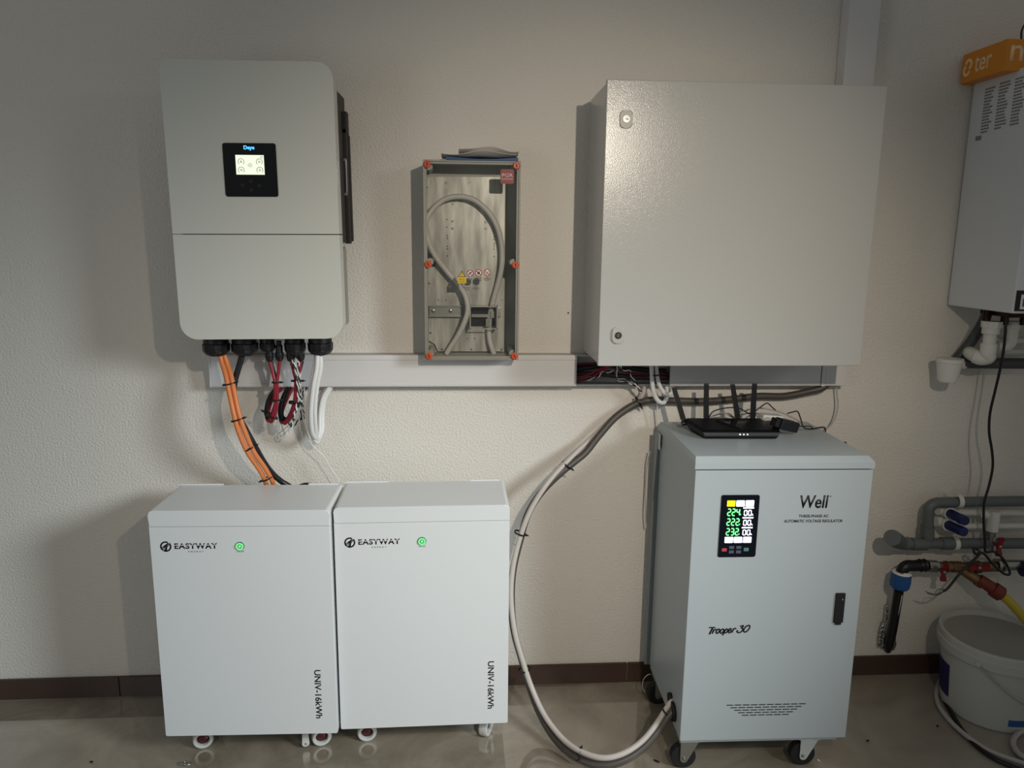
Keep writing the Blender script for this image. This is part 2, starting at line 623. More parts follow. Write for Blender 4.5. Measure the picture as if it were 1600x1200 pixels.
dk = thing('vertical_trunking', 'white vertical cable duct coming down the wall to the top of the grey cabinet', 'trunking', (1.244, 0, 2.0))
bx('cover', 'trunk', dk, -0.050, 0.050, -0.060, -0.004, 0.0, 0.9, bev=0.004)
bx('base', 'trunk_in', dk, -0.048, 0.048, -0.004, -0.0003, 0.0, 0.9)

# ---------------------------------------------------------------- inverter
inv = thing('inverter', 'tall off-white inverter with small lit screen on the wall above the batteries', 'inverter', (-0.797, 0, 1.303), (0, -0.0088, 0))
W, HH, SEAM = 0.456, 0.75, 0.294
FY = -0.30
# (rounded cover outlines)
pr('upper_cover', 'inv_white', inv, rrect(0, W, SEAM + 0.0013, HH, (0.001, 0.001, 0.044, 0.030), 10), FY, FY + 0.055, bev=0.008)
pr('lower_cover', 'inv_white', inv, rrect(0, W, 0, SEAM - 0.0013, (0.048, 0.048, 0.001, 0.001), 10), FY, FY + 0.055, bev=0.008)
pr('body', 'inv_white', inv, rrect(0.008, W - 0.008, 0.012, HH - 0.02, 0.03), FY + 0.0551, -0.16)
pr('side_panel', 'steel', inv, rrect(0.012, W - 0.0035, 0.025, 0.262, 0.012), FY + 0.058, -0.1605)
b = new_bm()
box(b, 0.014, W - 0.0095, -0.1598, -0.045, 0.30, HH - 0.05)
for k in range(15):
    xx = 0.03 + k * 0.0275
    box(b, xx, xx + 0.004, -0.1598, -0.050, 0.06, 0.30)
obj('heatsink', b, 'heatsink', inv)
for sx, s in ((W - 0.0075, 1),):
    b = new_bm()
    box(b, sx, sx + 0.0065, FY + 0.0552, -0.150, 0.272, 0.66, bev=0.001)
    loft(b, [[(sx, FY + 0.0552, 0.66), (sx + 0.0065, FY + 0.0552, 0.66), (sx + 0.0065, -0.150, 0.66), (sx, -0.150, 0.66)],
             [(sx, FY + 0.0552, 0.69), (sx + 0.0065, FY + 0.0552, 0.69), (sx + 0.0065, -0.19, 0.685), (sx, -0.19, 0.685)]])
    obj('side_plate', b, 'heatsink', inv)
    b = new_bm()
    box(b, sx, sx + 0.016, -0.150, -0.120, 0.268, 0.60, bev=0.002)
    box(b, sx, sx + 0.020, -0.120, -0.105, 0.275, 0.585, bev=0.002)
    box(b, sx, sx + 0.019, -0.150, -0.115, 0.585, 0.648, bev=0.003)
    obj('mounting_rail', b, 'heatsink', inv)
    hb = new_bm()
    z0, z1 = 0.410, 0.505
    tube(hb, [(sx + 0.004, -0.205, z0), (sx + 0.014, -0.205, z0), (sx + 0.0185, -0.205, z0 + 0.006), (sx + 0.0185, -0.205, z1 - 0.006), (sx + 0.014, -0.205, z1), (sx + 0.004, -0.205, z1)], 0.0032, 8, 4)
    obj('carry_handle', hb, 'chrome', inv)
b = new_bm()
box(b, 0.10, W - 0.10, -0.045, -0.002, 0.25, 0.62)
obj('wall_bracket', b, 'heatsink', inv)
# screen panel, measured on the front plane
px0, px1, pz0, pz1 = 0.1515, 0.2940, 0.3957, 0.5377
sp = pr('screen_panel', 'gloss_black', inv, rrect(px0, px1, pz0, pz1, 0.006), FY - 0.0025, FY + 0.001, bev=0.001)
sp['label'] = 'glossy black control panel'
lc = bx('screen', 'lcd', sp, 0.1846, 0.2607, FY - 0.0031, FY - 0.0024, 0.4545, 0.5063)
for (gx_, gz_) in ((0.1990, 0.4885), (0.2480, 0.4885), (0.1983, 0.4665), (0.2482, 0.4665)):
    b = new_bm()
    ring_flat(b, gx_, gz_, 0.0080, 0.0012, FY - 0.0035, FY - 0.0031, -50, 230)
    ring_flat(b, gx_, gz_, 0.0022, 0.0012, FY - 0.0035, FY - 0.0031)
    obj('gauge', b, 'lcd_ink', sp)
b = new_bm()
ring_flat(b, 0.2230, 0.4795, 0.0048, 0.0008, FY - 0.0035, FY - 0.0031)
ring_flat(b, 0.2230, 0.4795, 0.0012, 0.0008, FY - 0.0035, FY - 0.0031)
box(b, 0.2150, 0.2180, FY - 0.0035, FY - 0.0031, 0.4790, 0.4798)
ring_flat(b, 0.2545, 0.5008, 0.0026, 0.0009, FY - 0.0035, FY - 0.0031)
o = obj('icon', b, 'lcd_ink', sp)
o['kind'] = 'stuff'
letters('lettering', 'Deye', 'blue_glow', sp, 0.2226, 0.5246, FY - 0.0026, w=0.0285, h=0.0132, bold=0.025, ext=0.0008)
for kx, kz in ((0.2223, 0.4375), (0.1995, 0.4263), (0.2449, 0.4257), (0.2222, 0.4136)):
    b = new_bm(); cyl(b, (kx, FY - 0.0036, kz), (kx, FY - 0.0022, kz), 0.0055, seg=20)
    obj('button', b, 'matt_black', sp)


def gland(parent, x, y, z, r, h=0.042, name='cable_gland'):
    b = new_bm()
    revolve(b, (x, y, z + 0.010), (x, y, z - 1), [(0, r * 0.90), (0.030, r * 0.90), (0.030, r * 1.0), (0.040, r * 1.0), (0.040, r * 0.88), (0.044, r * 0.88)], 28)
    revolve(b, (x, y, z - 0.032), (x, y, z - 1), [(0, r * 1.0), (0.002, r * 1.05), (h * 0.50, r * 1.03), (h * 0.66, r * 0.92), (h * 0.82, r * 0.78), (h * 0.83, r * 0.52), (h * 0.90, r * 0.50)], 28, star=0.05)
    return obj(name, b, 'black_plastic', parent, ang=30)


GY = -0.185


def gl_local(p):
    """world point -> inverter's local frame"""
    v = Vector(p) - Vector(inv.location)
    c, s = math.cos(-0.0088), math.sin(-0.0088)
    return Vector((v.x * c - v.z * s, v.y, v.x * s + v.z * c))


for wp, r in (((-0.7379, -0.1850, 1.2682), 0.0365), ((-0.6541, -0.1850, 1.2683), 0.0365), ((-0.5866, -0.1850, 1.2742), 0.0215), ((-0.5052, -0.1850, 1.2685), 0.0295), ((-0.4298, -0.1850, 1.2685), 0.035)):
    q = gl_local(wp)
    gland(inv, q.x, GY, 0.006, r, 0.030 if r < 0.025 else 0.042)


# ---------------------------------------------------------------- solar plug connectors under the inverter
def plug(p, label):
    t = thing('solar_plug', label, 'connector', p)
    b = new_bm()
    revolve(b, (0, 0, 0.056), (0, 0, -1), [(0, 0.0075), (0.012, 0.0075), (0.014, 0.0105), (0.036, 0.0105)], 16)
    obj('socket', b, 'black_plastic', t)
    b = new_bm()
    revolve(b, (0, 0, 0.0195), (0, 0, -1), [(0, 0.012), (0.012, 0.0125), (0.022, 0.010), (0.026, 0.0055)], 16, star=0.05)
    obj('nut', b, 'black_plastic', t)
    return t


PLY = -0.185
pA = (-0.5823, -0.1850, 1.2273)
pB = (-0.5527, -0.1850, 1.2293)
pC = (-0.5210, -0.1780, 1.2262)
pD = (-0.4912, -0.1780, 1.2282)
plug(pA, 'black solar plug with a red wire, first from the orange cables')
plug(pB, 'black solar plug with a red wire, second from the orange cables')
plug(pC, 'black solar plug half hidden behind the twisted black and white wires')
plug(pD, 'black solar plug beside the white cables, fourth of its row')

# red and black wire pairs that hang in loops and go back up into the trunking
wr = cable('red_wire', 'red solar wire hanging in a loop, nearest the orange cables', 'red', [(-0.5826, -0.1850, 1.2214), (-0.5756, -0.1850, 1.1879), (-0.5699, -0.1870, 1.1586), (-0.5721, -0.1850, 1.1024), (-0.5811, -0.1800, 1.0611), (-0.5998, -0.1650, 1.0312), (-0.6132, -0.1400, 1.0458), (-0.6113, -0.1000, 1.0844), (-0.5978, -0.0600, 1.1075), (-0.5793, -0.0400, 1.1246)], 0.0052)
zip_tie(wr, (-0.5671, -0.1870, 1.1576), (0, 0, 1), 0.0108, 0.6)
zip_tie(wr, (-0.5700, -0.1860, 1.1016), (0, 0, 1), 0.0108, 0.6)
zip_tie(wr, (-0.5918, -0.1700, 1.0507), (0.6, 0, 1), 0.022, 0.6, side=(-1, 0, 0.1))
cable('red_wire', 'red solar wire in the loop nearest the orange cables, from the second plug', 'red', [(-0.5530, -0.1850, 1.2234), (-0.5584, -0.1850, 1.1879), (-0.5632, -0.1870, 1.1586), (-0.5663, -0.1850, 1.1024), (-0.5743, -0.1800, 1.0610), (-0.5921, -0.1650, 1.0291), (-0.6081, -0.1370, 1.0451), (-0.6012, -0.1000, 1.0886), (-0.5857, -0.0600, 1.1075), (-0.5671, -0.0400, 1.1246)], 0.0052)
cable('black_wire', 'black solar wire curling up behind the first red loop', 'black_cable', [(-0.5805, -0.1780, 1.2203), (-0.5720, -0.1770, 1.1845), (-0.5676, -0.1780, 1.1509), (-0.5763, -0.1740, 1.0900), (-0.5910, -0.1650, 1.0516), (-0.6052, -0.1550, 1.0329), (-0.6140, -0.1300, 1.0600), (-0.6068, -0.1000, 1.0948), (-0.5997, -0.0600, 1.1096), (-0.5855, -0.0400, 1.1247)], 0.0048)
cable('black_wire', 'black solar wire, outermost of the first loop, by the orange cables', 'black_cable', [(-0.6051, -0.1580, 1.0377), (-0.6122, -0.1500, 1.0543), (-0.6123, -0.1200, 1.0846), (-0.6051, -0.0800, 1.1073), (-0.5916, -0.0400, 1.1247)], 0.0048)

wr = cable('red_wire', 'red solar wire of the second hanging loop, behind the twisted wires', 'red', [(-0.5204, -0.1780, 1.2183), (-0.5127, -0.1800, 1.1870), (-0.5086, -0.1820, 1.1595), (-0.5131, -0.1800, 1.1111), (-0.5230, -0.1780, 1.0704), (-0.5450, -0.1650, 1.0350), (-0.5647, -0.1500, 1.0233), (-0.5730, -0.1300, 1.0495), (-0.5698, -0.0900, 1.0822), (-0.5507, -0.0400, 1.1246)], 0.0052)
zip_tie(wr, (-0.5066, -0.1820, 1.1615), (0, 0, 1), 0.015, 0.6)
zip_tie(wr, (-0.5177, -0.1800, 1.0931), (0.1, 0, 1), 0.014, 0.7, w=0.004)
cable('red_wire', 'red solar wire from the fourth plug, inner turn of the second loop', 'red', [(-0.4914, -0.1780, 1.2222), (-0.4982, -0.1800, 1.1870), (-0.5048, -0.1820, 1.1595), (-0.5092, -0.1800, 1.1111), (-0.5193, -0.1780, 1.0664), (-0.5412, -0.1650, 1.0329), (-0.5569, -0.1500, 1.0212), (-0.5685, -0.1200, 1.0472), (-0.5598, -0.0800, 1.0863), (-0.5405, -0.0400, 1.1246)], 0.0052)
cable('black_wire', 'black solar wire of the second hanging loop', 'black_cable', [(-0.4889, -0.1720, 1.2213), (-0.5026, -0.1720, 1.1696), (-0.5177, -0.1720, 1.0893), (-0.5388, -0.1650, 1.0431), (-0.5574, -0.1550, 1.0286), (-0.5709, -0.1400, 1.0456), (-0.5735, -0.1100, 1.0761), (-0.5673, -0.0700, 1.1052), (-0.5589, -0.0400, 1.1246)], 0.0060)
cable('black_wire', 'black solar wire, inner strand of the second hanging loop', 'black_cable', [(-0.5465, -0.1500, 1.0335), (-0.5644, -0.1350, 1.0403), (-0.5679, -0.1000, 1.0739), (-0.5592, -0.0700, 1.1052), (-0.5462, -0.0420, 1.1249)], 0.0048)


def twisted(name, label, pts, pitch=0.036, r=0.0021, parent=None):
    """black wire and white wire wound round one another"""
    P = smooth_path(pts, 14)
    t = thing(name, label, 'wire', P[0])
    for k, (m, nm) in enumerate((('black_cable', 'black_strand'), ('white_cable', 'white_strand'))):
        Q = []
        acc = 0.0
        for i, p in enumerate(P):
            if i:
                acc += (P[i] - P[i - 1]).length
            d = (P[min(i + 1, len(P) - 1)] - P[max(i - 1, 0)]).normalized()
            s, u = frame_of(d)
            a = 2 * math.pi * acc / pitch + math.pi * k
            Q.append(p - P[0] + s * (r * 1.05 * math.cos(a)) + u * (r * 1.05 * math.sin(a)))
        b = new_bm()
        tube(b, Q, r, 6, smooth=False)
        obj(nm, b, m, t, ang=80)
    return t


twisted('twisted_wire', 'twisted black and white wire hanging straight down from the fourth gland', [(-0.5161, -0.1850, 1.2371), (-0.5091, -0.1950, 1.2171), (-0.5015, -0.2000, 1.1905), (-0.4992, -0.2000, 1.1550), (-0.4990, -0.2000, 1.1153), (-0.5063, -0.2000, 1.0794), (-0.5173, -0.1900, 1.0530), (-0.5288, -0.1700, 1.0239), (-0.5378, -0.1500, 1.0066), (-0.5221, -0.1100, 1.0175), (-0.5156, -0.0900, 1.0337), (-0.5205, -0.0700, 1.0629), (-0.5152, -0.0500, 1.0947), (-0.5016, -0.0400, 1.1245)])
twisted('twisted_wire', 'twisted black and white wire crossing the others, nearest the white cables', [(-0.5065, -0.1850, 1.2391), (-0.4956, -0.1950, 1.2210), (-0.4956, -0.2000, 1.1944), (-0.4946, -0.1950, 1.1540), (-0.4974, -0.1800, 1.1151), (-0.4971, -0.1600, 1.0826), (-0.5011, -0.1200, 1.0406), (-0.5100, -0.1000, 1.0213), (-0.5345, -0.0900, 1.0148), (-0.5485, -0.0900, 1.0191), (-0.5552, -0.0900, 1.0043), (-0.5457, -0.0900, 0.9916)])
twisted('twisted_wire', 'twisted black and white wire rising to the trunking beside the white loop', [(-0.5169, -0.1900, 1.0611), (-0.5110, -0.1700, 1.0726), (-0.5091, -0.1400, 1.0823), (-0.5110, -0.1000, 1.0945), (-0.5085, -0.0700, 1.1071), (-0.5038, -0.0450, 1.1233)])
cable('white_wire', 'small white wire end curled in a ring below the hanging loops', 'white_cable', [(-0.5552, -0.1000, 1.0005), (-0.5768, -0.0800, 0.9808), (-0.5964, -0.0600, 0.9650), (-0.5963, -0.0550, 0.9487), (-0.5874, -0.0500, 0.9451), (-0.5806, -0.0500, 0.9580), (-0.5860, -0.0500, 0.9753), (-0.5869, -0.0600, 0.9929)], 0.0016, seg=8)

# white cables in one long hanging loop
G5 = [(-0.003, 0.0), (0.0140, 0.005), (0.0055, -0.011)]
wlab = ['white cable looping under the fifth gland, side towards the solar wires', 'white cable looping under the fifth gland, outer side by the bare wall', 'white cable looping under the fifth gland, foremost of three']
for k, (dx, dy) in enumerate(G5):
    def S(p, ex=1.0):
        return (p[0] + (dx - 0.0055) * ex, p[1] + dy, p[2])
    pts = [S((-0.4363, -0.1850, 1.2470), .6), S((-0.4399, -0.1900, 1.2025)), S((-0.4514, -0.1900, 1.1529)), S((-0.4636, -0.1750, 1.0897)), S((-0.4706, -0.1550, 1.0342), 1.1), S((-0.4736, -0.1200, 0.9777), .8)]
    bot = ((-0.4694, -0.0850, 0.9407), (-0.4692, -0.0850, 0.9471), (-0.4689, -0.0850, 0.9536))[k]
    pts += [(bot[0], bot[1], bot[2]), S((-0.4631, -0.0620, 0.9754), .6), S((-0.4626, -0.0480, 1.0300), .6), S((-0.4537, -0.0420, 1.0779), .6), S((-0.4350, -0.0360, 1.1108), .7), S((-0.4178, -0.0360, 1.1320), .6)]
    cable('white_cable', wlab[k], 'white_cable', pts, 0.0072, seg=10)

cable('white_wire', 'thin white wire dropping from the inverter cables to the joint of the batteries', 'white_cable', [(-0.4934, -0.1800, 1.2107), (-0.4966, -0.1700, 1.1392), (-0.5012, -0.1500, 1.0804), (-0.5015, -0.1300, 1.0284), (-0.4957, -0.1100, 0.9752), (-0.4850, -0.1000, 0.9385), (-0.4665, -0.0950, 0.9156), (-0.4478, -0.0900, 0.8925), (-0.4353, -0.0850, 0.8627), (-0.4197, -0.0850, 0.8364), (-0.4052, -0.0900, 0.8139), (-0.3990, -0.0950, 0.7892)], 0.0017, seg=8)

# ---------------------------------------------------------------- orange battery cables and the black cable behind them
L1 = [(-0.7289, -0.1850, 1.2468), (-0.7225, -0.1900, 1.2183), (-0.7088, -0.2050, 1.1818), (-0.6977, -0.2200, 1.1358), (-0.6837, -0.2350, 1.0743), (-0.6721, -0.2350, 1.0149), (-0.6535, -0.2200, 0.9466), (-0.6348, -0.1800, 0.8833), (-0.6265, -0.1450, 0.8343), (-0.6283, -0.1180, 0.7932), (-0.6296, -0.1120, 0.7369)]
L2 = [(-0.7173, -0.1830, 1.2465), (-0.7068, -0.1900, 1.2125), (-0.6944, -0.2030, 1.1814), (-0.6833, -0.2180, 1.1353), (-0.6696, -0.2320, 1.0735), (-0.6558, -0.2320, 1.0180), (-0.6370, -0.2170, 0.9497), (-0.6175, -0.1780, 0.8867), (-0.6073, -0.1420, 0.8352), (-0.6038, -0.1150, 0.7919), (-0.5995, -0.1100, 0.7358)]
oc = cable('orange_cable', 'thick orange battery cable on the outer side of the bend', 'orange', L1, 0.0074, seg=14)
cable('orange_cable', 'thick orange battery cable on the inner side, next to the black cable', 'orange', L2, 0.0074, seg=14)
for (qx, qy, Y, dx, dz) in ((357, 600, -0.212, 0.22, -1), (369.5, 656, -0.235, 0.3, -1), (390, 701, -0.222, 0.55, -1)):
    p = {357: (-0.7006, -0.2120, 1.1577), 369.5: (-0.6747, -0.2350, 1.0526), 390: (-0.6456, -0.2220, 0.9592)}[qx]
    zip_tie(oc, p, (dx, 0, dz), 0.0175, 0.55)
zip_tie(oc, (-0.6190, -0.1500, 0.8401), (0.45, 0.2, -1), 0.0175, 0.55, side=(-1, 0, 0))
cable('black_cable', 'thick black cable from the second gland running behind the orange pair', 'black_cable', [(-0.6614, -0.1850, 1.2547), (-0.6683, -0.1830, 1.2270), (-0.6807, -0.1830, 1.1916), (-0.6900, -0.1870, 1.1588), (-0.6931, -0.1950, 1.1149), (-0.6762, -0.2120, 1.0590), (-0.6577, -0.2120, 1.0149), (-0.6379, -0.2000, 0.9631), (-0.6225, -0.1700, 0.9051), (-0.6066, -0.1400, 0.8579), (-0.5849, -0.1200, 0.8235), (-0.5633, -0.1120, 0.8045), (-0.5444, -0.1080, 0.7910), (-0.5327, -0.1050, 0.7942), (-0.5109, -0.1000, 0.7998), (-0.4875, -0.1050, 0.7980), (-0.4728, -0.1100, 0.7821)], 0.0092, seg=14)

# ---------------------------------------------------------------- junction box with clear lid
JD = 0.145
jx0, jz0 = -0.116, 1.2205
jb = thing('junction_box', 'grey plastic junction box with clear lid and orange corner screws, on the wall', 'box', (jx0, 0, jz0))
JW, JH = 0.292, 0.603
b = new_bm()
t = 0.004
box(b, 0, JW, -0.004, -0.0005, 0, JH)
for a in ((0, t, 0, JH), (JW - t, JW, 0, JH), (t, JW - t, 0, t), (t, JW - t, JH - t, JH)):
    box(b, a[0], a[1], -JD + 0.0032, -0.004, a[2], a[3])
for a in ((0, 0.010, 0, JH), (JW - 0.010, JW, 0, JH), (0.010, JW - 0.010, 0, 0.010), (0.010, JW - 0.010, JH - 0.010, JH)):
    box(b, a[0], a[1], -JD + 0.010, -JD + 0.016, a[2], a[3])
for cx in (0.016, JW - 0.016):
    for cz in (0.016, JH / 2, JH - 0.016):
        cyl(b, (cx, -0.004, cz), (cx, -JD + 0.03, cz), 0.0115, seg=14)
obj('tray', b, 'box_grey', jb)
b = new_bm()
box(b, 0, JW, -JD, -JD + 0.003, 0, JH, bev=0.001)
lid = obj('lid', b, 'clear', jb)
lid['label'] = 'clear plastic lid'
for cx in (0.0125, JW - 0.0125):
    for cz in (0.012, JH / 2 - 0.006, JH - 0.013):
        b = new_bm()
        revolve(b, (cx, -JD + 0.001, cz), (cx, -1, cz), [(0, 0.0108), (0.004, 0.0108), (0.0058, 0.0085)], 20)
        s = obj('screw', b, 'orange_screw', jb)
        s['label'] = 'orange plastic lid screw'
        b = new_bm()
        a = random.uniform(-0.6, 0.6)
        d = Vector((math.sin(a), 0, math.cos(a)))
        ribbon(b, [(cx - d.x * 0.005, cz - d.z * 0.005), (cx, cz), (cx + d.x * 0.005, cz + d.z * 0.005)], 0.0026, -JD - 0.0056, -JD - 0.0045)
        obj('slot', b, 'matt_black', s)
# mounting plate with cut corners, rails and holes
PYZ = -0.016
pl = [(0.036, 0.008), (0.2525, 0.008), (0.2525, 0.567), (0.012, 0.564), (0.0055, 0.556), (0.0055, 0.326), (0.030, 0.320), (0.030, 0.285), (0.0055, 0.278), (0.0055, 0.044), (0.026, 0.032)]
mp = pr('mounting_plate', 'sheet', jb, pl, PYZ, PYZ + 0.002)
mp['label'] = 'galvanised steel mounting plate'
JO = Vector((jx0, 0, jz0))
b = new_bm()
for p in ((-0.0302, -0.0166, 1.7013), (-0.0487, -0.0166, 1.6533), (-0.0489, -0.0166, 1.6293), (-0.0470, -0.0166, 1.6023), (-0.0471, -0.0166, 1.5940), (-0.0472, -0.0166, 1.5690), (-0.0473, -0.0166, 1.5609), (-0.0474, -0.0166, 1.5386), (0.1028, -0.0166, 1.6008), (0.1028, -0.0166, 1.5927), (0.1029, -0.0166, 1.5786), (0.1030, -0.0166, 1.5704), (0.1030, -0.0166, 1.5613), (0.1032, -0.0166, 1.5379), (-0.0773, -0.0166, 1.3967), (-0.0524, -0.0166, 1.3968), (0.0172, -0.0166, 1.2711), (0.0403, -0.0166, 1.2712), (0.1312, -0.0166, 1.3977), (-0.1096, -0.0166, 1.7523)):
    q = Vector(p) - JO
    cyl(b, (q.x, PYZ - 0.0006, q.z), (q.x, PYZ + 0.001, q.z), 0.0019, seg=8)
o = obj('drilled_hole', b, 'hole', mp)
o['kind'] = 'stuff'
for p in ((-0.0304, -0.0175, 1.6479), (-0.0305, -0.0175, 1.6255), (0.0758, -0.0175, 1.6468), (0.0759, -0.0175, 1.6267), (-0.0507, -0.0175, 1.7660), (-0.1063, -0.0175, 1.4507), (-0.1038, -0.0175, 1.2900), (-0.0670, -0.0175, 1.2350), (0.0298, -0.0175, 1.2351), (0.1296, -0.0175, 1.2352)):
    q = Vector(p) - JO
    b = new_bm()
    revolve(b, (q.x, PYZ, q.z), (q.x, -1, q.z), [(0, 0.0035), (0.002, 0.0035), (0.0032, 0.002)], 12)
    obj('rivet', b, 'steel', mp)
b = new_bm()
ring_flat(b, 0.1417, 0.5486, 0.0036, 0.0026, PYZ - 0.003, PYZ)
obj('washer', b, 'sign_white', mp)
# small rail and clear terminal cover
rb = new_bm()
box(rb, 0.010, 0.110, PYZ - 0.012, PYZ, 0.124, 0.160)
box(rb, 0.008, 0.113, PYZ - 0.020, PYZ - 0.012, 0.1235, 0.1275)
box(rb, 0.008, 0.113, PYZ - 0.020, PYZ - 0.012, 0.1565, 0.1605)
for xx in (0.022, 0.078):
    revolve(rb, (xx, PYZ - 0.012, 0.143), (xx, -1, 0.143), [(0, 0.006), (0.003, 0.006), (0.005, 0.003)], 14)
obj('din_rail', rb, 'steel', jb)
tc_ = thing('terminal_cover', '', 'x')
del tc_['label'], tc_['category']
tc_.parent = jb
tx0, tx1, tz0, tz1 = 0.140, 0.229, 0.088, 0.162
b = new_bm()
box(b, tx0, tx1, PYZ - 0.055, PYZ - 0.0532, tz0, tz1)
for a in ((tx0, tx0 + 0.0015, tz0, tz1), (tx1 - 0.0015, tx1, tz0, tz1), (tx0, tx1, tz1 - 0.0015, tz1)):
    box(b, a[0], a[1], PYZ - 0.053, PYZ - 0.002, a[2], a[3])
obj('shell', b, 'clear', tc_)
b = new_bm()
for a in ((tx0, tx0 + 0.003, tz0, tz1), (tx1 - 0.003, tx1, tz0, tz1), (tx0, tx1, tz1 - 0.003, tz1), (tx0, tx1, tz0, tz0 + 0.003)):
    box(b, a[0], a[1], PYZ - 0.057, PYZ - 0.0552, a[2], a[3])
obj('rim', b, 'box_grey', tc_)
bx('hinge', 'steel', tc_, tx1 + 0.001, tx1 + 0.013, PYZ - 0.008, PYZ, tz1 - 0.040, tz1 - 0.008, bev=0.001)
b = new_bm()
box(b, tx0 + 0.006, tx1 - 0.030, PYZ - 0.030, PYZ - 0.002, tz0 + 0.036, tz0 + 0.046)
box(b, tx1 - 0.022, tx1 - 0.010, PYZ - 0.034, PYZ - 0.002, tz0 + 0.034, tz0 + 0.056)
box(b, tx0 + 0.052, tx0 + 0.066, PYZ - 0.040, PYZ - 0.002, tz0 + 0.006, tz0 + 0.032)
obj('terminal_bar', b, 'steel', tc_)
b = new_bm()
box(b, tx0 + 0.005, tx1 - 0.006, PYZ - 0.004, PYZ - 0.001, tz0 + 0.004, tz1 - 0.006)
obj('back_plate', b, 'matt_black', tc_)
# red maker's sticker and warning stickers on the lid
st = pr('sticker', 'label_red', jb, rrect(0.2315, 0.2725, 0.5365, 0.579, 0.006), -JD - 0.0008, -JD + 0.0001)
st['label'] = 'small red sticker'
letters('lettering', 'PGR', 'label_pink', st, 0.2525, 0.5615, -JD - 0.0009, w=0.033, h=0.0105, bold=0.01)
letters('lettering', 'ROMATEST', 'label_pink', st, 0.2525, 0.5505, -JD - 0.0009, w=0.033, h=0.0042)
wx, wz = 0.118, 0.256


def warn_y():
    return -JD - 0.0005


b = new_bm()
prism(b, [(0.1035, 0.2575), (0.1265, 0.2575), (0.115, 0.2775)], warn_y(), -JD + 0.0001)
t_ = obj('warning_sign', b, 'ink', jb)
b = new_bm()
prism(b, [(0.1065, 0.2592), (0.1235, 0.2592), (0.115, 0.2742)], warn_y() - 0.0003, warn_y())
obj('field', b, 'label_yellow', t_)
b = new_bm()
ribbon(b, [(0.1158, 0.2715), (0.1138, 0.2665), (0.1162, 0.2658), (0.1145, 0.2608)], 0.0013, warn_y() - 0.0006, warn_y() - 0.0003, 1)
obj('lightning_bolt', b, 'ink', t_)
yl = pr('warning_panel', 'label_yellow', jb, rrect(0.1025, 0.1285, 0.2385, 0.2565, 0.0008), warn_y(), -JD + 0.0001)
letters('lettering', 'PERICOL', 'ink', yl, 0.1155, 0.2505, warn_y() - 0.0001, w=0.018, h=0.0042, ext=0.0003)
letters('lettering', 'ELECTRIC', 'ink', yl, 0.1155, 0.2435, warn_y() - 0.0001, w=0.020, h=0.0042, ext=0.0003)
for i, cx in enumerate((0.1405, 0.1665, 0.1925)):
    cz = 0.269 + i * 0.0015
    b = new_bm()
    prism(b, [(cx + 0.0108 * math.cos(2 * math.pi * k / 24), cz + 0.0108 * math.sin(2 * math.pi * k / 24)) for k in range(24)], warn_y(), -JD + 0.0001)
    s = obj('prohibition_sign', b, 'sign_white', jb)
    b = new_bm()
    if i == 0:
        ribbon(b, [(cx - 0.005, cz - 0.005), (cx, cz), (cx + 0.004, cz + 0.003)], 0.0035, warn_y() - 0.0003, warn_y(), 2)
        ribbon(b, [(cx + 0.003, cz + 0.0055), (cx + 0.0035, cz + 0.003)], 0.003, warn_y() - 0.0003, warn_y(), 2)
    elif i == 1:
        for q in (-0.003, -0.001, 0.001, 0.003):
            ribbon(b, [(cx + q, cz - 0.004), (cx + q * 1.3, cz + 0.0045)], 0.0017, warn_y() - 0.0003, warn_y(), 2)
        ribbon(b, [(cx - 0.004, cz - 0.002), (cx + 0.004, cz - 0.002)], 0.005, warn_y() - 0.0003, warn_y(), 2)
    else:
        ribbon(b, [(cx - 0.006, cz + 0.002), (cx - 0.003, cz - 0.005), (cx, cz - 0.004)], 0.0018, warn_y() - 0.0003, warn_y(), 2)
        ribbon(b, [(cx - 0.001, cz - 0.004), (cx + 0.006, cz + 0.004)], 0.0018, warn_y() - 0.0003, warn_y(), 2)
    obj('pictogram', b, 'ink', s)
    b = new_bm()
    ring_flat(b, cx, cz, 0.0095, 0.0024, warn_y() - 0.0006, warn_y())
    ribbon(b, [(cx - 0.0067, cz + 0.0067), (cx + 0.0067, cz - 0.0067)], 0.0020, warn_y() - 0.0006, warn_y(), 2)
    obj('red_ring', b, 'sign_red', s)
    b = new_bm()
    for k, hw in enumerate(((0.007, 0.007, 0.0045), (0.010, 0.007, 0.009), (0.005, 0.011, 0.006))[i]):
        zz = cz - 0.0158 - k * 0.0042
        n = max(2, int(hw * 2 / 0.0026))
        for q in range(n):
            xx = cx - hw + 2 * hw * q / n
            box(b, xx, xx + 2 * hw / n * 0.72, warn_y(), -JD + 0.0001, zz - 0.0011, zz + 0.0011)
    o = obj('caption_print', b, 'ink', s)
    o['kind'] = 'stuff'

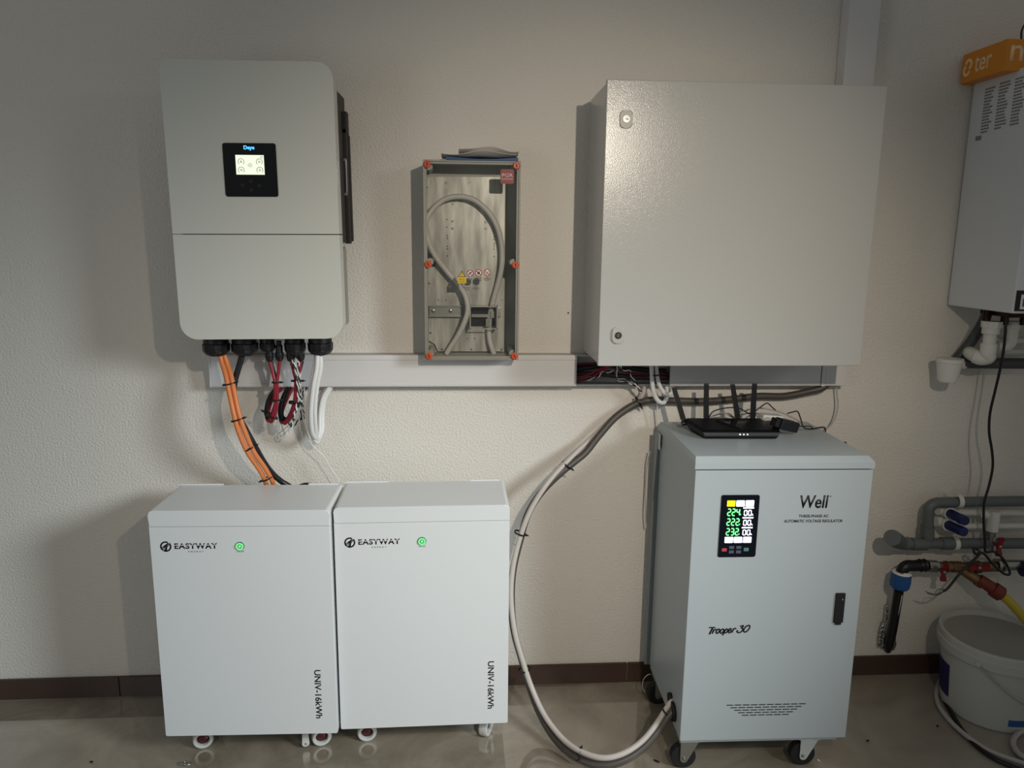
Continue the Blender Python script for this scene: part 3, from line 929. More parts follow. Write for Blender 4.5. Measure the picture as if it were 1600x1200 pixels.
cable('grey_cable', 'pale grey cable looped inside the clear-lidded junction box', 'box_cable', [(-0.0525, -0.0600, 1.2265), (-0.0400, -0.0600, 1.2453), (-0.0109, -0.0650, 1.2918), (0.0097, -0.0700, 1.3379), (0.0179, -0.0700, 1.3748), (0.0098, -0.0650, 1.4151), (-0.0125, -0.0550, 1.4509), (-0.0450, -0.0500, 1.4869), (-0.0770, -0.0550, 1.5270), (-0.1006, -0.0600, 1.5688), (-0.1122, -0.0600, 1.6141), (-0.1118, -0.0600, 1.6475), (-0.0917, -0.0550, 1.6831), (-0.0557, -0.0500, 1.7131), (-0.0117, -0.0500, 1.7234), (0.0364, -0.0500, 1.7143), (0.0808, -0.0500, 1.6796), (0.1114, -0.0500, 1.6306), (0.1263, -0.0450, 1.5709), (0.1268, -0.0450, 1.5103), (0.1171, -0.0400, 1.4591), (0.1031, -0.0350, 1.4073), (0.0910, -0.0330, 1.3552), (0.0870, -0.0350, 1.3094), (0.0890, -0.0400, 1.2722), (0.0974, -0.0450, 1.2412), (0.1038, -0.0450, 1.2243)], 0.0086, seg=14, sub=6)

# papers lying on top of the junction box
PZ = jz0 + JH
bl = thing('blue_folder', 'blue card folder lying on top of the clear-lidded box', 'folder', (0.03, -0.07, PZ + 0.0005))
b = new_bm()
n = 10
for (za, zb) in ((0.0, 0.0015), (0.0105, 0.012)):
    rings = []
    for i in range(n + 1):
        xx = -0.078 + 0.218 * i / n - 0.0
        sag = -0.006 * math.sin(math.pi * i / n) if za > 0 else 0
        rings.append([(xx, -0.055, za + sag), (xx, -0.055, zb + sag), (xx, 0.06, zb + sag), (xx, 0.06, za + sag)])
    loft(b, rings)
rings = []
for i in range(n + 1):
    xx = -0.078 + 0.218 * i / n
    sag = -0.006 * math.sin(math.pi * i / n)
    rings.append([(xx, -0.0555, 0.0), (xx, -0.0545, 0.0), (xx, -0.0545, 0.012 + sag), (xx, -0.0555, 0.012 + sag)])
loft(b, rings)
obj('cover', b, 'blue_card', bl)


def sheet(name, label, x0, x1, y0, y1, z, amp, seed, lip=0.010):
    rnd = random.Random(seed)
    b = new_bm()
    nx, ny = 22, 14
    ph = [rnd.uniform(0, 6.28) for _ in range(4)]
    top, bot = [], []
    for j in range(ny + 1):
        ra, rb_ = [], []
        for i in range(nx + 1):
            u, v = i / nx, j / ny
            h = z + amp * (0.5 + 0.5 * math.sin(5 * u + ph[0]) * math.cos(2.2 * v + ph[1])) + amp * 0.35 * math.sin(11 * u + ph[2])
            h += lip * (0.75 + 0.35 * math.sin(7 * u + ph[3])) * max(0.0, 1 - v / 0.30) ** 1.6
            x_, y_ = x0 + (x1 - x0) * u, y0 + (y1 - y0) * v
            ra.append(b.verts.new((x_, y_, h)))
            rb_.append(b.verts.new((x_, y_, h - 0.0012)))
        top.append(ra); bot.append(rb_)
    for j in range(ny):
        for i in range(nx):
            b.faces.new((top[j][i], top[j][i + 1], top[j + 1][i + 1], top[j + 1][i]))
            b.faces.new((bot[j][i], bot[j + 1][i], bot[j + 1][i + 1], bot[j][i + 1]))
    for i in range(nx):
        b.faces.new((top[0][i], bot[0][i], bot[0][i + 1], top[0][i + 1]))
        b.faces.new((top[ny][i], top[ny][i + 1], bot[ny][i + 1], bot[ny][i]))
    for j in range(ny):
        b.faces.new((top[j][0], top[j + 1][0], bot[j + 1][0], bot[j][0]))
        b.faces.new((top[j][nx], bot[j][nx], bot[j + 1][nx], top[j + 1][nx]))
    o = obj(name, b, 'paper')
    return tag(o, label, 'paper')


sheet('paper_sheet', 'creased white sheet sticking out under the blue folder cover, on the box', -0.062, 0.165, -0.124, -0.012, PZ + 0.0140, 0.003, 3, 0.013)
sheet('paper_sheet', 'crumpled white paper topmost of the papers on the clear-lidded box', -0.010, 0.172, -0.112, -0.008, PZ + 0.0225, 0.005, 8, 0.020)

# ---------------------------------------------------------------- grey control cabinet
cb = thing('control_cabinet', 'large square light grey steel control cabinet on the wall, two small locks', 'cabinet', (0.3983, 0, 1.2282))
CD = -0.3146
bx('body', 'cabinet', cb, 0.004, 0.796, CD + 0.0235, -0.020, 0.004, 0.796, bev=0.003)
bx('back_flange', 'cabinet', cb, 0.010, 0.790, -0.0198, -0.0005, 0.010, 0.790)
bx('seal', 'matt_black', cb, 0.010, 0.790, CD + 0.0195, CD + 0.0236, 0.010, 0.790)
dr = bx('door', 'cabinet', cb, 0.0, 0.8, CD, CD + 0.019, 0.0, 0.8, bev=0.0035)


def lock(parent, x, z, open_):
    b = new_bm()
    o2 = rrect(x - 0.018, x + 0.018, z - 0.024, z + 0.024, 0.012, 6)
    prism(b, o2, CD - 0.006, CD + 0.001, bev=0.003)
    l = obj('lock', b, 'lock_grey', parent)
    b = new_bm()
    ring_flat(b, x, z, 0.0078, 0.004, CD - 0.0085, CD - 0.004)
    obj('barrel', b, 'chrome' if not open_ else 'matt_black', l)
    b = new_bm()
    cyl(b, (x, CD - 0.0075, z), (x, CD - 0.004, z), 0.0056, seg=16)
    obj('core', b, 'chrome', l)
    b = new_bm()
    ribbon(b, [(x - 0.0035, z + 0.001), (x, z), (x + 0.0045, z - 0.0015)], 0.0018, CD - 0.0082, CD - 0.0074, 2)
    obj('key_slot', b, 'matt_black', l)


lock(dr, 0.0570, 0.695, False)
lock(dr, 0.0565, 0.092, True)
for zz in (0.10, 0.70):
    bx('hinge', 'cabinet', cb, 0.797, 0.8045, CD + 0.012, CD + 0.036, zz - 0.03, zz + 0.03, bev=0.002)
for xx in (0.05, 0.15, 0.745):
    bx('roof_clip', 'matt_black', cb, xx, xx + 0.022, CD + 0.02, CD + 0.04, 0.796, 0.8015)

# wires in the open stretch of trunking under the cabinet
for k, (pts, m, lb, r) in enumerate((
    ([(0.3635, -0.0300, 1.1423), (0.4100, -0.0340, 1.1495), (0.4514, -0.0400, 1.1700), (0.5036, -0.0440, 1.1921), (0.5570, -0.0440, 1.2029)], 'red', 'dark red wire in the open trunking, upper of the pair', 0.0042),
    ([(0.3635, -0.0320, 1.1297), (0.4208, -0.0360, 1.1390), (0.4615, -0.0440, 1.1663), (0.4913, -0.0520, 1.1913), (0.5102, -0.0600, 1.2161)], 'red', 'dark red wire in the open trunking, lower of the pair', 0.0042),
    ([(0.3643, -0.0200, 1.1666), (0.4220, -0.0220, 1.1756), (0.5077, -0.0250, 1.1847), (0.5959, -0.0220, 1.1689), (0.6843, -0.0200, 1.1619)], 'black_cable', 'black wire along the back of the open trunking', 0.0085),
    ([(0.3653, -0.0160, 1.1485), (0.4454, -0.0160, 1.1528), (0.5324, -0.0180, 1.1443), (0.6091, -0.0180, 1.1397), (0.6969, -0.0180, 1.1396)], 'grey_cable', 'dark grey wire along the floor of the open trunking', 0.0085),
    ([(0.3648, -0.0140, 1.1808), (0.4661, -0.0160, 1.1854), (0.5738, -0.0260, 1.1544), (0.6950, -0.0220, 1.1557)], 'red', 'dark red wire slanting behind the white cables in the open trunking', 0.004),
)):
    cable('red_wire' if m == 'red' else 'trunking_wire', lb, m, pts, r, cat='wire', seg=8)
twisted('twisted_wire', 'twisted black and white wire lying along the floor of the open trunking', [(0.4086, -0.0450, 1.1363), (0.4445, -0.0470, 1.1453), (0.4648, -0.0500, 1.1631), (0.4926, -0.0500, 1.1652), (0.5085, -0.0550, 1.1725), (0.5111, -0.0700, 1.1921), (0.5061, -0.0800, 1.2149)])
twisted('twisted_wire', 'twisted black and white wire dropping from the cabinet to the loose ends, lower strand', [(0.5062, -0.0900, 1.2123), (0.5104, -0.0850, 1.1840), (0.5040, -0.0800, 1.1555), (0.5139, -0.0760, 1.1419), (0.5423, -0.0740, 1.1350), (0.5689, -0.0720, 1.1238), (0.5806, -0.0700, 1.1105), (0.5901, -0.0680, 1.1014)])
twisted('twisted_wire', 'twisted black and white wire arching over the open trunking to the loose ends', [(0.5142, -0.0920, 1.2126), (0.5161, -0.0880, 1.1845), (0.5298, -0.0850, 1.1776), (0.5476, -0.0820, 1.1728), (0.5574, -0.0800, 1.1511), (0.5716, -0.0780, 1.1293), (0.5815, -0.0750, 1.1136), (0.5919, -0.0700, 1.0996)])
twisted('twisted_wire', 'twisted black and white wire, middle strand of the loose ends', [(0.5038, -0.0820, 1.1516), (0.5302, -0.0790, 1.1445), (0.5544, -0.0770, 1.1356), (0.5754, -0.0730, 1.1175), (0.5884, -0.0660, 1.1010)])
wc = cable('white_cable', 'white cable hanging in a hook below the cabinet, front one', 'white_cable', [(0.6151, -0.0850, 1.2157), (0.6174, -0.0900, 1.1847), (0.6212, -0.0920, 1.1382), (0.6299, -0.0900, 1.0992), (0.6474, -0.0850, 1.0722), (0.6690, -0.0700, 1.0646), (0.6812, -0.0550, 1.0766), (0.6865, -0.0400, 1.0955), (0.6883, -0.0300, 1.1133)], 0.0072, seg=12)
cable('white_cable', 'white cable hanging in a hook below the cabinet, rear one', 'white_cable', [(0.6334, -0.0800, 1.2149), (0.6370, -0.0820, 1.1727), (0.6453, -0.0820, 1.1342), (0.6599, -0.0800, 1.1079), (0.6770, -0.0750, 1.0939), (0.6963, -0.0600, 1.0951), (0.7019, -0.0450, 1.1096), (0.6960, -0.0340, 1.1140), (0.6916, -0.0320, 1.1246)], 0.0068, seg=12)
zip_tie(wc, (0.6264, -0.0880, 1.1610), (0, 0, 1), 0.0155, 0.6, side=(-1, 0, 0))

# ---------------------------------------------------------------- long pair of cables from the trunking to the regulator
dark_pts = [(1.2446, -0.0450, 1.1325), (1.2247, -0.0400, 1.1072), (1.1790, -0.0300, 1.0920), (1.1006, -0.0220, 1.0749), (1.0106, -0.0220, 1.0752), (0.9106, -0.0220, 1.0644), (0.8212, -0.0240, 1.0585), (0.7091, -0.0280, 1.0620), (0.6369, -0.0340, 1.0657), (0.5792, -0.0400, 1.0518), (0.5133, -0.0500, 1.0103), (0.4540, -0.0650, 0.9482), (0.4119, -0.0800, 0.8995), (0.3691, -0.0980, 0.8699), (0.3227, -0.1150, 0.8381), (0.2611, -0.1260, 0.7786), (0.2153, -0.1300, 0.7031), (0.1898, -0.1320, 0.6102), (0.1677, -0.1420, 0.5130), (0.1613, -0.1580, 0.4179), (0.1694, -0.1800, 0.3141), (0.1947, -0.2000, 0.2203), (0.2216, -0.2250, 0.1298), (0.2550, -0.2850, 0.0637), (0.2968, -0.3600, 0.0282), (0.3427, -0.4250, 0.0231), (0.4107, -0.4700, 0.0227), (0.4782, -0.4750, 0.0359), (0.5470, -0.4550, 0.0620), (0.6014, -0.4300, 0.1035), (0.6386, -0.4120, 0.1426), (0.6636, -0.4000, 0.1557)]
dk_cable = cable('power_cable', 'thick dark grey power cable sweeping down the wall and across to the regulator', 'grey_cable', dark_pts, 0.0118, seg=14, sub=6)
light_pts = [(0.6130, -0.0340, 1.1120), (0.6068, -0.0360, 1.0927), (0.5904, -0.0280, 1.0602), (0.5459, -0.0260, 1.0334), (0.4911, -0.0340, 0.9889), (0.4352, -0.0500, 0.9399), (0.3888, -0.0750, 0.9072), (0.3424, -0.1050, 0.8722), (0.3000, -0.1280, 0.8359), (0.2566, -0.1480, 0.7862), (0.2148, -0.1580, 0.7136), (0.1843, -0.1600, 0.6219), (0.1636, -0.1700, 0.5260), (0.1583, -0.1850, 0.4316), (0.1697, -0.2050, 0.3279), (0.1947, -0.2250, 0.2353), (0.2255, -0.2500, 0.1458), (0.2624, -0.3100, 0.0854), (0.3100, -0.3800, 0.0537), (0.3556, -0.4400, 0.0516), (0.4177, -0.4800, 0.0553), (0.4799, -0.4800, 0.0659), (0.5439, -0.4550, 0.0863), (0.5957, -0.4250, 0.1223), (0.6364, -0.3950, 0.1577), (0.6499, -0.3880, 0.1703), (0.6636, -0.3820, 0.1747)]
lt = cable('power_cable', 'slimmer white power cable tied along the thick dark one down to the regulator', 'pale_cable', light_pts, 0.0086, seg=14, sub=6)
for (c, d) in (((0.5918, -0.0360, 1.0597), (-1, 0, -0.6)), ((0.3451, -0.1030, 0.8606), (-0.8, 0, -1)), ((0.1880, -0.1500, 0.6445), (-0.35, 0, -1)), ((0.2018, -0.2220, 0.1962), (0.3, 0, -1)), ((0.3539, -0.4400, 0.0406), (1, 0, -0.35)), ((0.6371, -0.4020, 0.1447), (0.8, 0, 1))):
    zip_tie(lt, c, d, 0.0185, 0.95, w=0.0028)

# ---------------------------------------------------------------- batteries
BW, BH, BD, BZ = 0.516, 0.719, 0.2325, 0.1017


def make_caster(parent, x, y, ang, brake):
    """small swivel caster: plate, fork, pale tyre with a dark red hub"""
    c = bpy.data.objects.new('caster', None)
    COL.objects.link(c)
    c.parent = parent
    c.location = (x, y, 0)
    c.rotation_euler = (0, 0, ang)
    r = 0.031
    b = new_bm()
    revolve(b, (0, -0.014, r), (0, 1, r), [(0.012, r * 0.60), (0.001, r * 0.64), (0.0, r * 0.69), (0.0, r * 0.90), (0.004, r), (0.024, r), (0.028, r * 0.90), (0.028, r * 0.70), (0.016, r * 0.60)], 32, cap=False)
    obj('tyre', b, 'tyre_grey', c)
    b = new_bm()
    revolve(b, (0, -0.0030, r), (0, 1, r), [(0, r * 0.42), (0.0, r * 0.62), (0.006, r * 0.62), (0.006, r * 0.42)], 28)
    obj('hub_ring', b, 'matt_black', c)
    b = new_bm()
    revolve(b, (0, -0.0085, r), (0, 1, r), [(0, r * 0.20), (0.002, r * 0.30), (0.004, r * 0.48), (0.0056, r * 0.52)], 9)
    obj('hub', b, 'hub_red', c)
    b = new_bm()
    box(b, -0.012, 0.030, -0.022, 0.022, 0.0665, 0.0715)
    for s in ((1,) if abs(ang) < 1 else (-1, 1)):
        loft(b, [[(-0.004, s * 0.0185, r - 0.004), (0.010, s * 0.0185, r - 0.004), (0.010, s * 0.0210, r - 0.004), (-0.004, s * 0.0210, r - 0.004)],
                 [(0.002, s * 0.0185, 0.067), (0.026, s * 0.0185, 0.067), (0.026, s * 0.0210, 0.067), (0.002, s * 0.0210, 0.067)]])
    box(b, -0.014, 0.050, -0.028, 0.028, 0.0935, 0.0980)
    cyl(b, (0.018, 0, 0.0715), (0.018, 0, 0.0936), 0.019, seg=20)
    obj('fork', b, 'tyre_grey', c)
    if brake:
        b = new_bm()
        prism(b, [(-0.062, 0.020), (-0.0595, 0.013), (-0.053, 0.010), (-0.047, 0.010), (-0.0405, 0.013), (-0.038, 0.020), (-0.0395, 0.032), (-0.0415, 0.080), (-0.0585, 0.080), (-0.0605, 0.032)], -0.012, -0.007, bev=0.0012)
        box(b, -0.040, -0.012, -0.010, 0.010, 0.0675, 0.0705)
        obj('brake_lever', b, 'tyre_grey', c)
        b = new_bm()
        cyl(b, (-0.050, -0.0135, 0.0205), (-0.050, -0.0118, 0.0205), 0.0032, seg=12)
        obj('lever_bolt', b, 'steel', c)
    return c


def make_battery(label, loc, rz, casters):
    t = thing('battery', label, 'battery', loc, (0, 0, rz), 'floor standing batteries')
    zt = BZ + BH
    b = new_bm()
    prism(b, rrect(0, BW, BZ, zt - 0.0500, (0.003, 0.003, 0, 0)), 0, BD - 0.004, bev=0.002)
    obj('casing', b, 'battery', t)
    b = new_bm()
    prism(b, rrect(0, BW, zt - 0.0497, zt, (0, 0, 0.014, 0.014)), 0.0004, BD - 0.004, bev=0.003)
    obj('top_cover', b, 'battery', t)
    b = new_bm()
    box(b, 0.004, BW - 0.004, BD - 0.0039, BD, BZ + 0.004, zt - 0.002)
    box(b, 0.004, 0.14, BD - 0.0039, BD, zt - 0.002, zt + 0.004)
    box(b, BW - 0.11, BW - 0.015, BD - 0.0039, BD, zt - 0.002, zt + 0.004)
    obj('back_panel', b, 'battery', t)
    # emblem: a disc cut by slanting road stripes
    cx, cz, R = 0.0450, zt - 0.1085, 0.0160
    e = bpy.data.objects.new('emblem', None)
    COL.objects.link(e)
    e.parent = t
    Y0, Y1 = -0.0005, 0.0002
    b = new_bm()
    ring_flat(b, cx, cz, R - 0.0022, 0.0044, Y0, Y1, 62, 232, 24)
    ring_flat(b, cx, cz, R - 0.0022, 0.0044, Y0, Y1, -122, 40, 24)
    obj('arc', b, 'ink', e)
    b = new_bm()
    for k in range(4):
        off = -0.0072 + k * 0.0034
        ribbon(b, [(cx + off - 0.0062, cz - 0.0075 + k * 0.0008 - off * 0.9 - 0.004), (cx + off * 0.35 + 0.0, cz + 0.001 - off * 0.3), (cx + 0.0085 + off * 0.1, cz + 0.0105)], 0.0021 - 0.0002 * k, Y0, Y1, 5)
    obj('stripe', b, 'ink', e)
    b = new_bm()
    prism(b, [(cx - 0.0035, cz - R + 0.001), (cx + 0.002, cz - R + 0.0005), (cx + 0.0042, cz - 0.002), (cx + 0.0138, cz + 0.0105), (cx + 0.0125, cz + 0.0118), (cx - 0.0005, cz - 0.003)], Y0, Y1)
    obj('leaf', b, 'ink', e)
    letters('lettering', 'EASYWAY', 'ink', t, 0.1310, cz + 0.0010, 0, w=0.1225, h=0.0175, bold=0.030, spacing=1.12)
    b = new_bm()
    box(b, 0.066, 0.195, -0.0007, -0.0001, cz + 0.0030, cz + 0.0046)
    obj('cut_line', b, 'battery', t)
    letters('lettering', 'ENERGY', 'ink', t, 0.1300, cz - 0.0160, 0, w=0.043, h=0.0042, spacing=1.9)
    pb = bpy.data.objects.new('power_button', None)
    COL.objects.link(pb)
    pb.parent = t
    ux, uz = 0.2560, cz
    b = new_bm()
    revolve(b, (ux, 0.001, uz), (ux, -1, uz), [(0, 0.0128), (0.003, 0.0128), (0.0042, 0.0115)], 28)
    obj('bezel', b, 'green_ring', pb)
    b = new_bm()
    ring_flat(b, ux, uz, 0.0088, 0.0048, -0.0046, -0.0038)
    obj('lit_ring', b, 'green_glow', pb)
    b = new_bm()
    revolve(b, (ux, -0.003, uz), (ux, -1, uz), [(0, 0.0042), (0.0019, 0.0040)], 18)
    obj('cap', b, 'green_glow', pb)
    letters('lettering', 'ON/OFF', 'ink', t, ux, cz - 0.0168, 0, w=0.0215, h=0.0040, ext=0.0003)
    letters('lettering', 'UNIV-16kWh', 'ink', t, BW - 0.0535, 0.2340, 0, w=0.162, h=0.0195, turn=-math.pi / 2, bold=0.020)
    for (x, y, a, br) in casters:
        make_caster(t, x, y, a, br)
    return t


make_battery('white battery on casters, the one under the inverter and orange cables', (-0.8996, -0.3756, 0), -0.023, ((0.075, 0.088, 0.30, False), (BW - 0.070, 0.090, 0.30, True), (0.07, 0.18, 0.2, False), (BW - 0.07, 0.18, 0.9, False)))
make_battery('white battery on casters with bare wall above it, beside the looping power cables', (-0.3764, -0.3697, 0), 0.0119, ((0.068, 0.088, 0.12, False), (BW - 0.065, 0.088, 1.15, False), (0.07, 0.18, 0.2, False), (BW - 0.07, 0.18, 0.5, False)))

# ---------------------------------------------------------------- voltage regulator
rg = thing('voltage_regulator', 'tall pale blue-grey voltage regulator cabinet on black casters with lit display', 'regulator', (0.652, -0.491, 0), (0, 0, -0.018))
GW, GZ, GH, GD = 0.512, 0.11, 0.853, 0.43
zt = GZ + GH
bx('body', 'reg', rg, 0.004, GW - 0.004, 0.0175, GD - 0.012, GZ + 0.002, zt + 0.001, bev=0.002)
bx('seal', 'matt_black', rg, 0.008, GW - 0.008, 0.0145, 0.0176, GZ + 0.008, zt - 0.003)
rd = bx('door', 'reg', rg, 0, GW, 0, 0.0145, GZ, zt - 0.003, bev=0.0025)
lid_b = new_bm()
lx0, lx1 = -0.002, GW + 0.002
for_ = [[(lx0, -0.002, zt + 0.0015), (lx1, -0.002, zt + 0.0015), (lx1, GD + 0.004, zt + 0.0015), (lx0, GD + 0.004, zt + 0.0015)],
        [(lx0, -0.002, zt + 0.020), (lx1, -0.002, zt + 0.020), (lx1, GD + 0.004, zt + 0.020), (lx0, GD + 0.004, zt + 0.020)],
        [(lx0 + 0.006, 0.018, zt + 0.034), (lx1 - 0.010, 0.018, zt + 0.034), (lx1 - 0.010, GD - 0.004, zt + 0.034), (lx0 + 0.006, GD - 0.004, zt + 0.034)]]
loft(lid_b, for_)
ld = obj('lid', lid_b, 'reg', rg, flat=True)
LIDZ = zt + 0.034
bx('rear_panel', 'reg_dark', rg, -0.014, GW + 0.004, GD - 0.0115, GD, GZ, zt + 0.0014)
bx('base_frame', 'reg', rg, 0.006, GW - 0.024, 0.010, GD - 0.014, GZ - 0.012, GZ + 0.0018, bev=0.0015)
# display
q0, q1, r0, r1 = 0.0785, 0.1885, 0.702, 0.8885
dp = bpy.data.objects.new('display', None)
COL.objects.link(dp)
dp.parent = rg
pr('panel', 'panel_navy', dp, rrect(q0, q1, r0, r1, 0.005), -0.0025, 0.0002, bev=0.001)
DW, DH = q1 - q0, r1 - r0
PX = lambda u: q0 + DW * u
PZf = lambda v: r1 - DH * v
Y0 = -0.0032
for row, (v0, v1, ms) in enumerate(((0.085, 0.180, ('seg_yellow', 'seg_white', 'seg_white')), (0.672, 0.765, ('seg_white',) * 3))):
    for k, m in enumerate(ms):
        u0 = 0.155 + 0.243 * k
        pr('lit_field', m, dp, rrect(PX(u0), PX(u0 + 0.215), PZf(v1), PZf(v0), 0.0012), Y0, -0.0024)
SEG = {'0': 'abcdef', '2': 'abged', '3': 'abgcd', '4': 'fgbc', '7': 'abc'}


def digit(x, z, w, h, ch, m):
    b = new_bm()
    t_ = w * (0.36 if m == 'seg_green' else 0.27)
    for s in SEG[ch]:
        if s in 'agd':
            zz = {'a': z + h, 'g': z + h / 2, 'd': z}[s]
            box(b, x + t_ * 0.3, x + w - t_ * 0.3, Y0, -0.0024, zz - t_ / 2, zz + t_ / 2)
        else:
            xx = x if s in 'fe' else x + w
            za, zb = (z + h / 2, z + h) if s in 'fb' else (z, z + h / 2)
            box(b, xx - t_ / 2, xx + t_ / 2, Y0, -0.0024, za + t_ * 0.4, zb - t_ * 0.4)
    return obj('digit', b, m, dp, flat=True)


for k, (v1, txt) in enumerate(((0.325, '224'), (0.482, '222'), (0.640, '232'))):
    for i, ch in enumerate(txt):
        digit(PX(0.185 + 0.118 * i), PZf(v1), DW * 0.075, DH * 0.105, ch, 'seg_green')
    letters('unit_sign', 'V', 'seg_green', dp, PX(0.515), PZf(v1 - 0.012), -0.0026, w=0.005, h=0.0055)
    b = new_bm()
    box(b, PX(0.585), PX(0.865), Y0, -0.0024, PZf(v1 - 0.110), PZf(v1 - 0.128))
    obj('lit_bar', b, 'seg_white', dp)
    for i, ch in enumerate('00'):
        digit(PX(0.620 + 0.112 * i), PZf(v1), DW * 0.072, DH * 0.080, ch, 'seg_white')
    letters('unit_sign', 'A', 'seg_white', dp, PX(0.835), PZf(v1 - 0.012), -0.0026, w=0.006, h=0.0060)
for (u0, u1, v0, v1, m) in ((0.095, 0.225, 0.855, 0.905, 'key_red'), (0.285, 0.415, 0.820, 0.865, 'key_grey'), (0.475, 0.605, 0.820, 0.865, 'key_grey'), (0.285, 0.415, 0.890, 0.940, 'key_grey'), (0.475, 0.605, 0.890, 0.940, 'key_grey'), (0.675, 0.805, 0.850, 0.905, 'key_green')):
    kk = bx('key', m, dp, PX(u0), PX(u1), -0.0034, -0.0024, PZf(v1), PZf(v0), bev=0.0003)
    if m != 'key_grey':
        kk['label'] = 'red key' if m == 'key_red' else 'green key'
letters('lettering', 'Well', 'ink', rg, 0.3477, 0.8665, 0, w=0.083, h=0.0385, bold=0.019, shear=0.09)
b = new_bm()
ring_flat(b, 0.3945, 0.8825, 0.0018, 0.0008, -0.0005, 0.0001)
obj('trade_mark', b, 'ink', rg)
letters('lettering', 'THREE-PHASE AC', 'ink', rg, 0.3502, 0.8236, 0, w=0.0870, h=0.0084, bold=0.022)
letters('lettering', 'AUTOMATIC VOLTAGE REGULATOR', 'ink', rg, 0.3508, 0.8087, 0, w=0.1715, h=0.0088, bold=0.022)
# brush script name, drawn stroke by stroke; units: pixels of a 80 x 30 field
tb = new_bm()
TX, TZq, K = 0.0675, 0.482, 0.0019


def stroke(pts, w):
    ribbon(tb, [(TX + (x - 165) / 20 * K, TZq - (y - 208) / 20 * K) for x, y in pts], w * 1.45, -0.0006, 0.0001, 5)


S1 = 0.0036
stroke([(165, 230), (190, 208), (270, 212), (365, 208)], 0.0024)
stroke([(280, 215), (235, 320), (185, 440)], S1)
stroke([(330, 270), (300, 340), (270, 415)], S1 * 0.9)
stroke([(300, 345), (340, 285), (385, 275), (395, 300)], 0.0025)
for ox in (0, 130):
    stroke([(480 + ox, 265), (425 + ox, 290), (390 + ox, 360), (420 + ox, 410), (475 + ox, 370), (500 + ox, 300), (480 + ox, 265)], 0.0029)
stroke([(700, 262), (650, 370), (600, 480)], S1 * 0.85)
stroke([(665, 340), (715, 270), (755, 290), (740, 360), (690, 400), (655, 380)], 0.0027)
stroke([(785, 345), (850, 310), (855, 262), (815, 262), (775, 330), (785, 390), (835, 390), (880, 345)], 0.0027)
stroke([(935, 260), (915, 315), (885, 390)], S1 * 0.85)
stroke([(915, 320), (950, 262), (1000, 255), (1000, 280)], 0.0028)
stroke([(1130, 190), (1170, 172), (1245, 170), (1165, 245)], 0.0026)
stroke([(1165, 240), (1220, 260), (1215, 330), (1140, 390), (1065, 385), (1045, 345), (1085, 320)], 0.0028)
stroke([(1390, 160), (1320, 195), (1255, 300), (1270, 370), (1330, 370), (1410, 290), (1440, 200), (1420, 160), (1390, 160)], 0.0029)
obj('lettering', tb, 'ink', rg, flat=True)
# handle with keyhole
hd = bx('handle', 'matt_black', rg, 0.4370, 0.4650, -0.006, 0.001, 0.4935, 0.5860, bev=0.0015)
b = new_bm(); prism(b, rrect(0.4425, 0.4595, 0.4875, 0.4936, 0.0025), -0.006, 0.001)
obj('latch', b, 'matt_black', hd)
b = new_bm(); cyl(b, (0.4560, -0.0075, 0.5680), (0.4560, -0.0055, 0.5680), 0.0024, seg=12)
obj('screw', b, 'reg_dark', hd)
# ventilation slots, five stepped rows
for row, (n, x0) in enumerate(((10, 0.1354), (9, 0.1477), (8, 0.1600), (7, 0.1723), (6, 0.1846))):
    for k in range(n):
        xa = x0 + k * 0.0246
        z = 0.2278 - row * 0.0086
        b = new_bm()
        prism(b, rrect(xa, xa + 0.0212, z - 0.0014, z + 0.0014, 0.0013, 2), -0.0004, 0.0006)
        obj('vent_slot', b, 'hole', rg)


def big_caster(x, y):
    c = bpy.data.objects.new('caster', None)
    COL.objects.link(c)
    c.parent = rg
    c.location = (x, y, 0)
    r = 0.0385
    b = new_bm()
    revolve(b, (0, -0.014, r), (0, 1, r), [(0, r * 0.88), (0.003, r), (0.025, r), (0.028, r * 0.88)], 36)
    obj('wheel', b, 'matt_black', c)
    for s, y_ in ((-1, -0.0185), (1, 0.0165)):
        b = new_bm()
        prism(b, [(-0.012, 0.034), (-0.008, 0.026), (0.0, 0.0225), (0.008, 0.026), (0.014, 0.036), (0.040, 0.088), (0.040, 0.0935), (-0.0125, 0.0935)], y_, y_ + 0.002)
        obj('fork_plate', b, 'steel', c)
    b = new_bm()
    box(b, -0.018, 0.046, -0.022, 0.022, 0.0936, 0.0975)
    obj('top_plate', b, 'steel', c)
    b = new_bm()
    cyl(b, (0.034, -0.0225, 0.0905), (0.034, -0.016, 0.0905), 0.003, seg=10)
    obj('plate_bolt', b, 'chrome', c)
    b = new_bm()
    revolve(b, (0.0, -0.0186, 0.036), (0, -1, 0.036), [(0, 0.0062), (0.002, 0.0062), (0.002, 0.004), (0.005, 0.0036)], 16)
    obj('axle', b, 'nickel', c)


for x_, y_ in ((0.022, 0.036), (0.395, 0.036), (0.022, GD - 0.07), (0.395, GD - 0.07)):
    big_caster(x_, y_)
# cable inlets on the flank
for (yy, zz, rr) in ((0.125, 0.172, 0.017), (0.088, 0.150, 0.030)):
    b = new_bm(); cyl(b, (0.0035, yy, zz), (-0.006, yy, zz), rr, seg=24)
    obj('cable_inlet', b, 'matt_black', rg)
bx('name_tag', 'sign_white', rg, -0.0017, -0.0032, GD - 0.035, GD - 0.008, zt - 0.055, zt + 0.0, bev=0.0)

